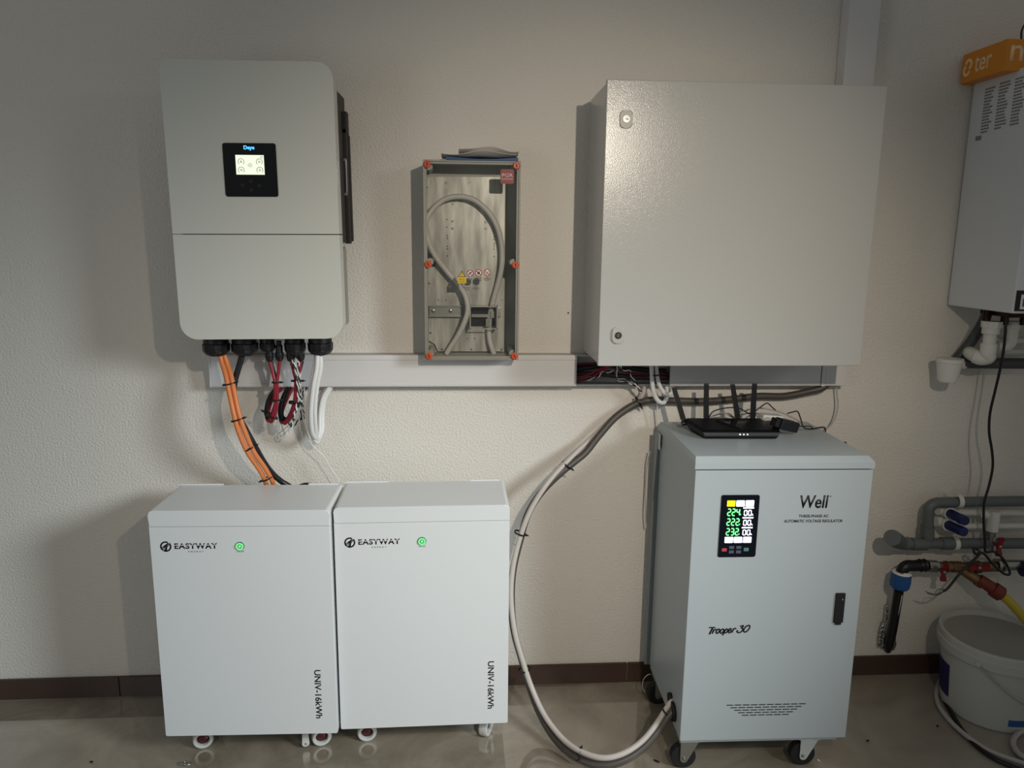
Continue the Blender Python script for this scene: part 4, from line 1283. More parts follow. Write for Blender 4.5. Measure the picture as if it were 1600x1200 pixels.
# thin grey lead along the regulator's back corner
cable('thin_lead', 'thin pale grey lead drooping down the rear corner of the regulator', 'pale_grey_cable', [(0.6400, -0.0365, 0.8874), (0.6340, -0.0246, 0.8384), (0.6340, -0.0168, 0.7552), (0.6340, -0.0283, 0.6658), (0.6400, -0.0326, 0.6086)], 0.0022, seg=8, cat='cable')
cable('thin_lead', 'thin dark lead curving out under the regulator near the skirting', 'pale_grey_cable', [(0.6570, -0.1200, 0.1025), (0.6414, -0.1200, 0.0956), (0.6307, -0.1200, 0.0786), (0.6296, -0.1200, 0.0514), (0.6397, -0.1200, 0.0312)], 0.0013, seg=6, cat='cable')

# ---------------------------------------------------------------- router on the regulator
RZ = LIDZ
rt = thing('wifi_router', 'black four-antenna router standing on the regulator top', 'router', (0.855, -0.235, RZ), (0, 0, -0.03))
ub = new_bm()
lower = [(-0.108, -0.060), (0.108, -0.060), (0.125, 0.060), (-0.125, 0.060)]
mid = [(-0.130, -0.066), (0.130, -0.066), (0.150, 0.055), (0.142, 0.068), (-0.142, 0.068), (-0.150, 0.055)]
ringA = [(-0.110, -0.058, 0.002), (0.110, -0.058, 0.002), (0.128, 0.050, 0.002), (0.120, 0.060, 0.002), (-0.120, 0.060, 0.002), (-0.128, 0.050, 0.002)]
ringB = [(-0.114, -0.066, 0.012), (0.114, -0.066, 0.012), (0.146, 0.052, 0.024), (0.138, 0.066, 0.024), (-0.138, 0.066, 0.024), (-0.146, 0.052, 0.024)]
ringC = [(-0.120, -0.062, 0.022), (0.120, -0.062, 0.022), (0.150, 0.055, 0.034), (0.142, 0.068, 0.034), (-0.142, 0.068, 0.034), (-0.150, 0.055, 0.034)]
ringD = [(-0.108, -0.050, 0.0275), (0.108, -0.050, 0.0275), (0.140, 0.050, 0.038), (0.134, 0.060, 0.038), (-0.134, 0.060, 0.038), (-0.140, 0.050, 0.038)]
loft(ub, [ringA, ringB, ringC, ringD])
obj('case', ub, 'router', rt, ang=15)
b = new_bm()
loft(b, [[(0.0, -0.046, 0.0280), (0.055, 0.030, 0.0365), (0.0, 0.044, 0.0378), (-0.055, 0.030, 0.0365)], [(0.0, -0.040, 0.0315), (0.050, 0.030, 0.0400), (0.0, 0.042, 0.0410), (-0.050, 0.030, 0.0400)]])
obj('top_inlay', b, 'router_gloss', rt, flat=True)
for k in range(3):
    b = new_bm()
    xx = -0.006 + k * 0.0115
    cyl(b, (xx, -0.0655, 0.0170), (xx, -0.0668, 0.0168), 0.0017, seg=12)
    obj('status_light', b, 'led', rt)
for (bx_, by_, lean, tilt) in ((-0.146, 0.050, -0.31, 0.12), (-0.070, 0.070, -0.02, 0.10), (0.036, 0.070, -0.19, 0.10), (0.082, 0.070, 0.025, 0.10)):
    a = bpy.data.objects.new('antenna', None)
    COL.objects.link(a)
    a.parent = rt
    a.location = (bx_, by_ + 0.006, 0.022)
    a.rotation_euler = (-tilt, lean, 0)
    b = new_bm()
    cyl(b, (-0.009, 0, 0), (0.009, 0, 0), 0.0075, seg=14)
    box(b, -0.0062, 0.0062, -0.0062, 0.0062, -0.002, 0.016, bev=0.001)
    obj('hinge', b, 'router', a)
    b = new_bm()
    rings = []
    for zz, hw, ht in ((0.014, 0.0078, 0.0050), (0.03, 0.0078, 0.0050), (0.122, 0.0070, 0.0040), (0.1255, 0.0060, 0.0032)):
        rings.append([(-hw, -ht, zz), (hw, -ht, zz), (hw, ht, zz), (-hw, ht, zz)])
    loft(b, rings)
    obj('blade', b, 'router', a, flat=True)

# power adapter, socket block and leads behind the router
ad = thing('power_adapter', 'small black power adapter lying tilted beside the router', 'adapter', (1.0115, -0.2550, 1.0316), (0.08, 0.26, 0.30))
bx('housing', 'black_plastic', ad, -0.036, 0.036, -0.018, 0.018, -0.016, 0.016, bev=0.004)
b = new_bm(); box(b, -0.054, -0.0362, -0.014, 0.014, -0.013, 0.013, bev=0.003)
obj('plug', b, 'black_plastic', ad)
so = thing('socket_block', 'small white extension socket half hidden behind router and adapter', 'socket', (0.9916, -0.1750, 1.0268), (0, 0.1, 0.10))
bx('housing', 'ppr_white', so, -0.036, 0.036, -0.020, 0.020, -0.021, 0.021, bev=0.006)
b = new_bm(); cyl(b, (-0.02, -0.0245, 0.0), (-0.02, -0.020, 0.0), 0.015, seg=20)
obj('socket_face', b, 'box_grey', so)
cable('adapter_lead', 'thin black lead zigzagging behind the router antennas to the adapter', 'black_cable', [(0.7920, -0.1650, 1.0318), (0.8048, -0.1550, 1.0485), (0.8271, -0.1500, 1.0579), (0.8627, -0.1500, 1.0641), (0.8969, -0.1500, 1.0618), (0.9145, -0.1500, 1.0532), (0.9366, -0.1500, 1.0425), (0.9549, -0.1500, 1.0552), (0.9730, -0.1500, 1.0700), (0.9894, -0.1500, 1.0785), (1.0010, -0.1600, 1.0679), (1.0102, -0.1700, 1.0595)], 0.0021, seg=8)
cable('adapter_lead', 'thin black lead bending over the adapter and down past the regulator edge', 'black_cable', [(1.0357, -0.2000, 1.0557), (1.0521, -0.2000, 1.0598), (1.0688, -0.2000, 1.0618), (1.0813, -0.2000, 1.0386), (1.0920, -0.2050, 1.0103), (1.1244, -0.2000, 1.0046), (1.1503, -0.1900, 1.0061), (1.1725, -0.1800, 1.0035), (1.1833, -0.1700, 0.9858), (1.1891, -0.1650, 0.9607), (1.2036, -0.1600, 0.9353), (1.2238, -0.1600, 0.9286), (1.2380, -0.1600, 0.9394), (1.2510, -0.1550, 0.9445), (1.2644, -0.1500, 0.9452), (1.2686, -0.1500, 0.9364), (1.2670, -0.1500, 0.9189), (1.2782, -0.1400, 0.8338), (1.2977, -0.1200, 0.6445), (1.2965, -0.1000, 0.3750)], 0.0022, seg=8)
cable('adapter_lead', 'short thin black lead from the end of the adapter', 'black_cable', [(1.0602, -0.2400, 1.0234), (1.0813, -0.2350, 1.0220), (1.1054, -0.2200, 1.0181), (1.1265, -0.2000, 1.0045)], 0.0019, seg=8)
cable('network_cable', 'thin pale network cable arching behind the router up to the trunking end', 'pale_grey_cable', [(0.8091, -0.1200, 1.0296), (0.8593, -0.1100, 1.0379), (0.9009, -0.1000, 1.0201), (0.9319, -0.0900, 1.0351), (0.9744, -0.0800, 1.0458), (1.0229, -0.0800, 1.0434), (1.0793, -0.0800, 1.0277), (1.1417, -0.0700, 0.9983), (1.2044, -0.0600, 0.9754), (1.2503, -0.0500, 0.9703), (1.2751, -0.0450, 0.9983), (1.2849, -0.0400, 1.0422), (1.2816, -0.0350, 1.0793), (1.2766, -0.0300, 1.1118), (1.2731, -0.0300, 1.1252)], 0.0027, seg=8)
cable('network_cable', 'second thin pale cable lying behind the router', 'pale_grey_cable', [(0.8204, -0.1000, 1.0227), (0.8560, -0.0900, 1.0289), (0.8838, -0.0850, 1.0298), (0.9042, -0.0850, 1.0187), (0.9248, -0.0900, 1.0110)], 0.0020, seg=8)
cable('white_lead', 'slim white lead hanging from the trunking behind the regulator corner', 'white_cable', [(0.6520, -0.0500, 1.0757), (0.6566, -0.0400, 1.0338), (0.6623, -0.0350, 0.9881), (0.6677, -0.0350, 0.9207)], 0.0022, seg=8)

# ---------------------------------------------------------------- boiler
bo = thing('boiler', 'white wall boiler with grey printed columns on its flank, beyond the cabinet', 'boiler', (1.652, 0, 1.388))
bx('casing', 'boiler', bo, 0.0, 0.44, -0.318, -0.012, 0.0, 0.72, bev=0.006)
bx('wall_plate', 'boiler', bo, 0.02, 0.42, -0.0118, -0.0005, 0.02, 0.70)
cp = bpy.data.objects.new('control_panel', None)
COL.objects.link(cp)
cp.parent = bo
bx('fascia', 'gloss_black', cp, 0.006, 0.30, -0.3215, -0.3175, 0.008, 0.070, bev=0.001)
bx('screen', 'sign_white', cp, 0.020, 0.085, -0.3228, -0.3214, 0.014, 0.058)
bx('readout', 'key_grey', cp, 0.026, 0.052, -0.3234, -0.3227, 0.022, 0.046)
bx('rating_label', 'boiler_text', bo, 0.026, 0.042, -0.3192, -0.3178, 0.088, 0.108)
# printed columns on the left flank (it looks to -x)
for ci, (ya, yb, z0, z1) in enumerate(((-0.075, -0.120, 0.555, 0.685), (-0.138, -0.188, 0.558, 0.690), (-0.205, -0.255, 0.560, 0.690))):
    b = new_bm()
    rows = 15
    for k in range(rows):
        zz = z1 - (z1 - z0) * k / (rows - 1)
        yy = ya
        end = yb + random.uniform(0.0, 0.016) * (1 if k not in (0, 8) else 0.2)
        while yy > end + 0.006:
            L = random.uniform(0.006, 0.013)
            e_ = max(yy - L, end)
            box(b, -0.0006, 0.0004, e_, yy, zz - 0.0026, zz + 0.0026)
            yy = e_ - 0.0018
    o = obj('printed_column', b, 'boiler_text', bo, flat=True)
    o['kind'] = 'stuff'
bx('printed_code', 'boiler_text', bo, -0.0006, 0.0004, -0.055, -0.082, 0.532, 0.546)
# pipes and connections below the casing
for xx, yy, r, zb in ((0.045, -0.15, 0.012, -0.04), (0.10, -0.16, 0.012, -0.05), (0.16, -0.17, 0.014, -0.05), (0.24, -0.16, 0.012, -0.05)):
    b = new_bm(); cyl(b, (xx, yy, 0.002), (xx, yy, zb), r, seg=16)
    obj('pipe_stub', b, 'copper', bo)
b = new_bm(); box(b, 0.055, 0.38, -0.24, -0.10, -0.020, -0.0005, bev=0.004)
obj('connection_plate', b, 'copper', bo)

bn = thing('boiler_shelf', 'amber display block with white lettering sitting over the boiler', 'sign', (1.605, 0, 2.100))
hb = new_bm()
prism(hb, [(0, 0), (0.60, 0), (0.60, 0.088), (0, 0.088)], -0.215, -0.0005)
bmesh.ops.bevel(hb, geom=[e for e in hb.edges if abs(e.verts[0].co.x) < 1e-5 and abs(e.verts[1].co.x) < 1e-5 and abs(e.verts[0].co.y - e.verts[1].co.y) < 1e-5 and e.verts[0].co.y > -0.1], offset=0.016, segments=5, affect='EDGES')
obj('block', hb, 'amber', bn)
fl = letters('lettering', 'ter', 'amber_text', bn, 0.115, 0.0455, 0, w=0.078, h=0.048, bold=0.012)
fl.rotation_euler = (0, 0, -math.pi / 2)
fl.location = (0.0, 0.0, 0)
b = new_bm()
cz0, cy0 = 0.0445, 0.044
ring_flat(b, cy0 + 0.003, cz0 + 0.008, 0.0135, 0.0092, -0.0004, 0.0002, -70, 170, 18)
ring_flat(b, cy0 - 0.003, cz0 - 0.009, 0.0135, 0.0092, -0.0004, 0.0002, 110, 350, 18)
em = obj('swirl_logo', b, 'amber_text', bn)
em.rotation_euler = (0, 0, -math.pi / 2)
letters('lettering', 'n', 'amber_text', bn, 0.0335, 0.0490, -0.2152, w=0.040, h=0.044, bold=0.012)
cable('black_lead', 'thin black lead rising behind the amber block', 'black_cable', [(1.7308, -0.1000, 2.2169), (1.7349, -0.0900, 2.2418), (1.7479, -0.0800, 2.2634), (1.7692, -0.0700, 2.2852)], 0.003, seg=8)


# ---------------------------------------------------------------- plumbing beside the boiler
def pipe(name, label, m, pts, r, cat='pipe', seg=16, sub=6, group=None):
    return cable(name, label, m, pts, r, cat, group, seg, sub)


tu = thing('drain_funnel', 'small white tapered drain cup on the wall below the boiler', 'cup', (1.6242, -0.1000, 1.2137))
b = new_bm()
revolve(b, (0, 0, 0.004), (0, 0, -1), [(0, 0.034), (0.0, 0.042), (0.012, 0.0415), (0.014, 0.039), (0.074, 0.030), (0.079, 0.026)], 28)
obj('cup', b, 'ppr_white', tu)
b = new_bm()
cyl(b, (0.030, 0.010, -0.018), (0.062, 0.012, -0.016), 0.0165, seg=18)
obj('outlet', b, 'ppr_white', tu)
pipe('drain_pipe', 'dark grey drain pipe running level from the white cup under the boiler', 'pvc_dark', [(1.6764, -0.0880, 1.2010), (1.7599, -0.0880, 1.1998), (1.9414, -0.0880, 1.1987)], 0.0185)
pipe('grey_hose', 'dark grey hose slanting from the boiler down to the white cup', 'pvc_dark', [(1.7263, -0.1100, 1.3817), (1.7271, -0.1000, 1.3468), (1.7134, -0.0750, 1.2795), (1.6899, -0.0600, 1.2272), (1.6743, -0.0600, 1.2075)], 0.017)


def fitting(name, label, x, y, Y, s=1.0):
    t = thing(name, label, 'fitting', (0, 0, 0))
    return t


f1 = thing('pipe_elbow', 'white plastic union and elbow hanging under the boiler, nearest the cup', 'fitting', (1.7025, -0.1700, 1.3499))
b = new_bm()
revolve(b, (0, 0, 0.0), (0, 0, -1), [(0, 0.031), (0.020, 0.030)], 8)
revolve(b, (0, 0, -0.0201), (0, 0, -1), [(0, 0.026), (0.020, 0.0255)], 24)
obj('union_nut', b, 'ppr_white', f1, ang=30)
b = new_bm()
revolve(b, (0, 0, -0.040), (0, 0, -1), [(0, 0.019), (0.032, 0.019), (0.032, 0.024), (0.062, 0.024)], 24)
O1 = Vector((1.7025, -0.1700, 1.3499))
tube(b, [(0.0, 0, -0.098), (-0.001, 0, -0.106)] + [Vector(q) - O1 for q in ((1.7075, -0.1670, 1.2327), (1.6929, -0.1550, 1.2266), (1.6832, -0.1400, 1.2307))], 0.0225, 20, 6)
tube(b, [Vector(q) - O1 for q in ((1.6855, -0.1430, 1.2311), (1.6904, -0.1100, 1.2347), (1.7163, -0.0600, 1.2338), (1.7542, -0.0030, 1.2277))], 0.0215, 18, 6)
obj('elbow', b, 'ppr_white', f1, ang=50)
f2 = thing('pipe_elbow', 'white plastic union and elbow under the boiler, behind its black cable', 'fitting', (1.7914, -0.1500, 1.3481))
b = new_bm()
revolve(b, (0, 0, 0.0), (0, 0, -1), [(0, 0.022), (0.024, 0.021)], 8)
revolve(b, (0, 0, -0.0241), (0, 0, -1), [(0, 0.018), (0.03, 0.018)], 20)
obj('union_nut', b, 'ppr_white', f2, ang=30)
b = new_bm()
tube(b, [(0, 0, -0.050), (0, 0, -0.070), (-0.012, 0.01, -0.085), (-0.05, 0.03, -0.080)], 0.0165, 18, 6)
obj('elbow', b, 'ppr_white', f2, ang=50)
pipe('water_pipe', 'white water pipe behind the boiler fittings, upper run', 'ppr_white', [(1.8044, -0.0600, 1.2712), (1.8610, -0.0600, 1.2734), (1.9635, -0.0600, 1.2758)], 0.012)
pipe('water_pipe', 'white water pipe behind the boiler fittings, lower run', 'ppr_white', [(1.8064, -0.0550, 1.2332), (1.8705, -0.0550, 1.2332), (1.9739, -0.0550, 1.2332)], 0.013)

# lower group: grey waste pipes
pipe('waste_pipe', 'upper grey waste pipe with an elbow turning down, above the white water pipes', 'pvc_grey', [(2.0771, -0.0700, 0.7015), (1.8868, -0.0700, 0.7028), (1.6985, -0.0700, 0.7017), (1.6566, -0.0700, 0.6999), (1.6372, -0.0700, 0.6860), (1.6345, -0.0700, 0.6601), (1.6398, -0.0700, 0.5957), (1.6420, -0.0700, 0.5573)], 0.0185, seg=20)
b = new_bm()
wp = thing('waste_pipe', 'lower grey waste pipe ending in a round elbow near the blue fitting', 'pipe', (0, 0, 0))
tube(b, [(2.1013, -0.0700, 0.5421), (1.9084, -0.0700, 0.5454), (1.6937, -0.0700, 0.5491), (1.6416, -0.0700, 0.5500), (1.5876, -0.0700, 0.5486), (1.5569, -0.0700, 0.5491)], 0.0190, 20, 6)
obj('tube', b, 'pvc_grey', wp, ang=60)
b = new_bm()
cyl(b, (1.6937, -0.0700, 0.5491), (1.7508, -0.0700, 0.5482), 0.0225, seg=22)
cyl(b, (1.5852, -0.0700, 0.5486), (1.6394, -0.0700, 0.5489), 0.0225, seg=22)
cyl(b, (1.6373, -0.0700, 0.6148), (1.6409, -0.0700, 0.5765), 0.0225, seg=22)
obj('socket', b, 'pvc_grey', wp)
b = new_bm()
tube(b, [(1.5755, -0.0700, 0.5512), (1.5506, -0.0720, 0.5525), (1.5232, -0.0880, 0.5668), (1.4956, -0.1150, 0.5879)], 0.0225, 22, 6)
cyl(b, (1.5129, -0.1000, 0.5743), (1.4616, -0.1500, 0.6076), 0.0275, seg=26)
obj('elbow', b, 'pvc_grey', wp, ang=50)
for nm, p, q in (('pipe_clip', (1.7355, -0.0700, 0.7248), (1.7403, -0.0700, 0.6870)), ('pipe_clip', (1.7403, -0.0700, 0.5748), (1.7470, -0.0700, 0.5216))):
    c = thing('pipe_clip', 'white clip holding the %s grey waste pipe' % ('upper' if p[2] > 0.70 else 'lower'), 'clip', p)
    cc = (Vector(p) + Vector(q)) / 2 - Vector(p)
    b = new_bm()
    for xx in (-0.009, 0.009):
        pass
    ring = []
    for i in range(25):
        a = math.radians(-35 + 250 * i / 24 + 180 - 90)
        ring.append((0.0, math.cos(a) * 0.0215 + 0.0, math.sin(a) * 0.0215))
    rings = [[(-0.008, y_, z_), (0.008, y_, z_), (0.008, y_ * 1.16, z_ * 1.16), (-0.008, y_ * 1.16, z_ * 1.16)] for _, y_, z_ in ring]
    rings = [[(x_ + cc.x, y_ + cc.y, z_ + cc.z) for x_, y_, z_ in r_] for r_ in rings]
    loft(b, rings)
    box(b, cc.x - 0.008, cc.x + 0.008, cc.y + 0.022, cc.y + 0.068, cc.z - 0.006, cc.z + 0.006)
    obj('band', b, 'ppr_white', c)
pipe('water_pipe', 'upper white water pipe running level behind the red tap', 'ppr_white', [(1.7159, -0.0450, 0.6567), (1.8642, -0.0450, 0.6522), (2.1053, -0.0450, 0.6487)], 0.0115)
pipe('water_pipe', 'lower white water pipe running level behind the red tap', 'ppr_white', [(1.7225, -0.0450, 0.6037), (1.8710, -0.0450, 0.6013), (2.1127, -0.0450, 0.6000)], 0.0115)

for k, (a, e, lb) in enumerate((((1.7115, -0.0650, 0.6618), (1.7105, -0.1550, 0.6656), 'navy capped stop valve with white collar, upper of the two'), ((1.7097, -0.0650, 0.6189), (1.7110, -0.1550, 0.6264), 'navy capped stop valve with white collar, lower of the two'))):
    v_ = thing('stop_valve', lb, 'valve', a)
    A_, E_ = Vector((0, 0, 0)), Vector(e) - Vector(a)
    b = new_bm()
    L = E_.length
    revolve(b, A_, E_, [(0.006, 0.0165), (L * 0.72, 0.0160), (L * 0.74, 0.0175), (L, 0.0165)], 16)
    obj('cap', b, 'navy', v_, ang=30)
    b = new_bm()
    revolve(b, A_, E_, [(-0.02, 0.020), (0.004, 0.022), (0.010, 0.0215)], 24)
    obj('collar', b, 'ppr_white', v_)
    b = new_bm()
    cyl(b, (-0.030, 0.018, 0.004), (0.030, 0.018, 0), 0.018, seg=18)
    obj('valve_body', b, 'ppr_white', v_)

# tee with butterfly tap
t1 = thing('ball_valve', 'upright ball valve with red butterfly handle on the white tee', 'valve', (1.8734, -0.0750, 0.6179))
b = new_bm()
cyl(b, (0, 0, 0.052), (0, 0, -0.022), 0.0195, seg=20)
cyl(b, (-0.004, 0.004, 0.034), (-0.03, 0.024, 0.034), 0.017, seg=18)
obj('tee', b, 'ppr_white', t1)
b = new_bm()
revolve(b, (0, 0, -0.0225), (0, 0, -1), [(0, 0.021), (0.018, 0.021), (0.020, 0.014), (0.040, 0.014), (0.042, 0.019), (0.066, 0.019)], 8)
obj('body', b, 'nickel', t1, ang=20)


def butterfly(parent, c, ax, m='red_handle', L=0.034):
    """two-winged tap handle centred on c with its long axis along ax"""
    c, ax = Vector(c), Vector(ax).normalized()
    b = new_bm()
    n_ = Vector((0, -1, 0))
    sd = n_.cross(ax).normalized()
    prof = [(-1.0, 0.30), (-0.75, 0.36), (-0.35, 0.20), (0, 0.34), (0.35, 0.20), (0.75, 0.36), (1.0, 0.30)]
    rings = []
    for t_, w in prof:
        p = c + ax * (t_ * L) + n_ * (0.006 * abs(t_))
        q = w * L
        rings.append([p - sd * q, p + sd * q, p + sd * q + n_ * 0.006, p - sd * q + n_ * 0.006])
    loft(b, rings)
    h = obj('handle', b, m, parent)
    h['label'] = 'red butterfly handle'
    b = new_bm()
    revolve(b, c + n_ * 0.006, c + n_, [(0, 0.006), (0.005, 0.006), (0.007, 0.003)], 12)
    obj('handle_screw', b, 'nickel', parent)
    b = new_bm()
    cyl(b, c - n_ * 0.028, c, 0.007, seg=12)
    obj('stem', b, 'brass', parent)


butterfly(t1, (0.004, -0.036, -0.064), (0.05, 0, 1))

# pressure pipe from the floor with blue compression nut
bl_ = thing('compression_elbow', 'black elbow with blue compression nut on the pipe from the floor', 'fitting', (1.5494, -0.0900, 0.4253))
O = Vector((1.5494, -0.0900, 0.4253))


def loc(p):
    return Vector(p) - O


b = new_bm()
tube(b, [loc((1.5484, -0.0900, 0.4447)), loc((1.5521, -0.0900, 0.4640)), loc((1.5672, -0.0900, 0.4758)), loc((1.5941, -0.0850, 0.4730)), loc((1.6327, -0.0800, 0.4724))], 0.0200, 18, 6)
revolve(b, loc((1.6149, -0.0820, 0.4725)), loc((1.6479, -0.0820, 0.4730)), [(0, 0.0215), (0.004, 0.0235), (0.008, 0.0215), (0.016, 0.0215), (0.020, 0.0235), (0.024, 0.0215)], 20)
obj('elbow', b, 'black_plastic', bl_, ang=50)
b = new_bm()
revolve(b, loc((1.5493, -0.0900, 0.4472)), loc((1.5469, -0.0880, 0.3732)), [(0, 0.0300), (0.003, 0.0320), (0.036, 0.0335), (0.050, 0.0315), (0.058, 0.024)], 16, star=0.03)
obj('nut', b, 'blue_nut', bl_, ang=25)
b = new_bm()
revolve(b, loc((1.5499, -0.0900, 0.4544)), loc((1.5469, -0.0880, 0.3732)), [(0, 0.0285), (0.005, 0.0325)], 28)
obj('ring', b, 'sign_white', bl_)
bx('name_tag', 'sign_white', bl_, -0.008, 0.012, -0.0225, -0.0205, 0.025, 0.032)
pp = thing('supply_pipe', 'black plastic supply pipe entering a rough hole at the wall base', 'pipe', (0, 0, 0))
b = new_bm(); tube(b, [(1.5470, -0.0880, 0.3830), (1.5524, -0.0750, 0.3073), (1.5624, -0.0520, 0.2070), (1.5700, -0.0300, 0.1432), (1.5907, 0.0100, 0.0961)], 0.0165, 16, 6)
obj('tube', b, 'black_cable', pp, ang=60)
b = new_bm(); tube(b, [(1.5520, -0.1000, 0.3693), (1.5548, -0.0880, 0.3017), (1.5630, -0.0660, 0.2147), (1.5664, -0.0460, 0.1576)], 0.0026, 8, 6)
obj('white_stripe', b, 'sign_white', pp, ang=60)
b = new_bm(); tube(b, [(1.5524, -0.0200, 0.2915), (1.5530, -0.0200, 0.2407), (1.5511, -0.0200, 0.1895), (1.5600, -0.0060, 0.1115)], 0.007, 8, 6)
tube(b, [(1.5451, -0.0200, 0.2230), (1.5402, -0.0200, 0.1770), (1.5458, -0.0080, 0.1183)], 0.006, 8, 5)
tube(b, [(1.5793, -0.0400, 0.1616), (1.5924, -0.0300, 0.1401), (1.6029, -0.0060, 0.1051)], 0.006, 8, 5)
obj('foil_wrap', b, 'foil', pp, ang=60)
b = new_bm()
rr_ = random.Random(5)
c0 = Vector((1.5780, -0.0012, 0.1317))
prism(b, [(c0.x + (0.034 + rr_.uniform(-0.008, 0.008)) * math.cos(2 * math.pi * k / 16), c0.z + (0.030 + rr_.uniform(-0.008, 0.006)) * math.sin(2 * math.pi * k / 16)) for k in range(16)], -0.0012, -0.0002)
tag(obj('wall_hole', b, 'hole'), 'ragged dark hole in the wall base around the black supply pipe', 'hole')

mv = thing('brass_manifold', 'row of brass and nickel fittings with red handles beside the blue nut', 'valve', (1.6736, -0.0800, 0.4668))
O = Vector((1.6736, -0.0800, 0.4668))
b = new_bm(); revolve(b, loc((1.6472, -0.0800, 0.4697)), loc((1.6878, -0.0800, 0.4665)), [(0, 0.021), (0.036, 0.021)], 6)
obj('hex_nut', b, 'nickel', mv, ang=20)
b = new_bm(); revolve(b, loc((1.6854, -0.0800, 0.4665)), loc((1.7691, -0.0800, 0.4625)), [(0, 0.017), (0.028, 0.017), (0.028, 0.021), (0.036, 0.021), (0.036, 0.017), (0.050, 0.018), (0.050, 0.0205), (0.085, 0.0205)], 20)
obj('valve_body', b, 'brass', mv)
butterfly(mv, loc((1.6831, -0.1150, 0.4633)), (0.05, 0, 1), L=0.032)
b = new_bm()
revolve(b, loc((1.7647, -0.0800, 0.4601)), loc((1.9126, -0.0800, 0.4621)), [(0, 0.0195), (0.05, 0.0195), (0.052, 0.023), (0.075, 0.023), (0.075, 0.018), (0.135, 0.018)], 20)
revolve(b, loc((1.7738, -0.0850, 0.4549)), loc((1.8326, -0.1200, 0.4167)), [(0, 0.018), (0.055, 0.018), (0.055, 0.021), (0.078, 0.021)], 20)
obj('strainer', b, 'brass', mv)
butterfly(mv, loc((1.8015, -0.1250, 0.4823)), (1, 0, 0.08), L=0.036)
b = new_bm()
for xx in (1557, 1562):
    pass
revolve(b, loc((1.9023, -0.0800, 0.4672)), loc((2.1052, -0.0800, 0.4632)), [(0, 0.0235), (0.010, 0.0235), (0.010, 0.017), (0.020, 0.017), (0.020, 0.0235), (0.028, 0.0235), (0.028, 0.019), (0.16, 0.019)], 22)
obj('tail_pipe', b, 'nickel', mv)
b = new_bm(); cyl(b, loc((1.9864, -0.1000, 0.4600)), loc((2.0224, -0.1000, 0.4593)), 0.027, seg=18)
obj('blue_collar', b, 'navy', mv)
hs = thing('garden_hose', 'yellow hose with a rust red coupling hanging over the bucket', 'hose', (1.8219, -0.1200, 0.4266))
O = Vector((1.8219, -0.1200, 0.4266))
b = new_bm()
revolve(b, loc((1.8162, -0.1200, 0.4340)), loc((1.8815, -0.1550, 0.3893)), [(0, 0.019), (0.020, 0.021), (0.050, 0.021), (0.052, 0.027), (0.082, 0.027), (0.088, 0.020)], 18)
obj('coupling', b, 'rust_red', hs, ang=25)
b = new_bm()
tube(b, [loc((1.8739, -0.1520, 0.3928)), loc((1.8972, -0.1650, 0.3747)), loc((1.9254, -0.1800, 0.3433)), loc((1.9690, -0.2000, 0.2904))], 0.0155, 16, 6)
obj('tube', b, 'yellow_hose', hs, ang=60)

# boiler's black cable, with a coil and a stripped end
bc = cable('mains_cable', 'black mains cable hanging from the boiler to the red tap', 'black_cable', [(1.7248, -0.2000, 1.3857), (1.7190, -0.2100, 1.3582), (1.7279, -0.2050, 1.2758), (1.7365, -0.1900, 1.2007), (1.7444, -0.1700, 1.1228), (1.7521, -0.1500, 1.0427), (1.7653, -0.1400, 0.9742), (1.7883, -0.1350, 0.9058), (1.8021, -0.1300, 0.8478), (1.8015, -0.1250, 0.7777), (1.7931, -0.1250, 0.7202), (1.8002, -0.1250, 0.6503), (1.8143, -0.1250, 0.5796), (1.8221, -0.1250, 0.5392), (1.8526, -0.1250, 0.5386), (1.8878, -0.1300, 0.5116), (1.9102, -0.1400, 0.4655), (1.8880, -0.1450, 0.4635), (1.8409, -0.1450, 0.5002), (1.8056, -0.1350, 0.5391), (1.7844, -0.1300, 0.5326), (1.7763, -0.1250, 0.5495), (1.7880, -0.1250, 0.5493), (1.7943, -0.1350, 0.5369), (1.7564, -0.1450, 0.5065), (1.7183, -0.1500, 0.4693), (1.6851, -0.1500, 0.4200), (1.6683, -0.1500, 0.4060)], 0.0042, seg=10, sub=5)
b = new_bm()
tube(b, [(1.6705, -0.1500, 0.4071), (1.6462, -0.1500, 0.3969), (1.6179, -0.1500, 0.4011), (1.6033, -0.1500, 0.4074)], 0.0015, 6, 5)
tube(b, [(1.6706, -0.1500, 0.4059), (1.6527, -0.1480, 0.3922), (1.6295, -0.1480, 0.3927), (1.6125, -0.1480, 0.3990)], 0.0015, 6, 5)
tube(b, [(1.6744, -0.1500, 0.4130), (1.6488, -0.1500, 0.4136), (1.6387, -0.1500, 0.4018)], 0.0012, 6, 5)
obj('stripped_ends', b, 'grey_cable', bc, ang=60)
cable('thin_lead', 'very thin pale lead running down the wall below the drain pipe', 'pale_grey_cable', [(1.7952, -0.0120, 1.1683), (1.7974, -0.0080, 1.0674), (1.7936, -0.0060, 0.9628), (1.7995, -0.0060, 0.8807), (1.8160, -0.0080, 0.7982), (1.8115, -0.0200, 0.7136)], 0.0014, seg=6)

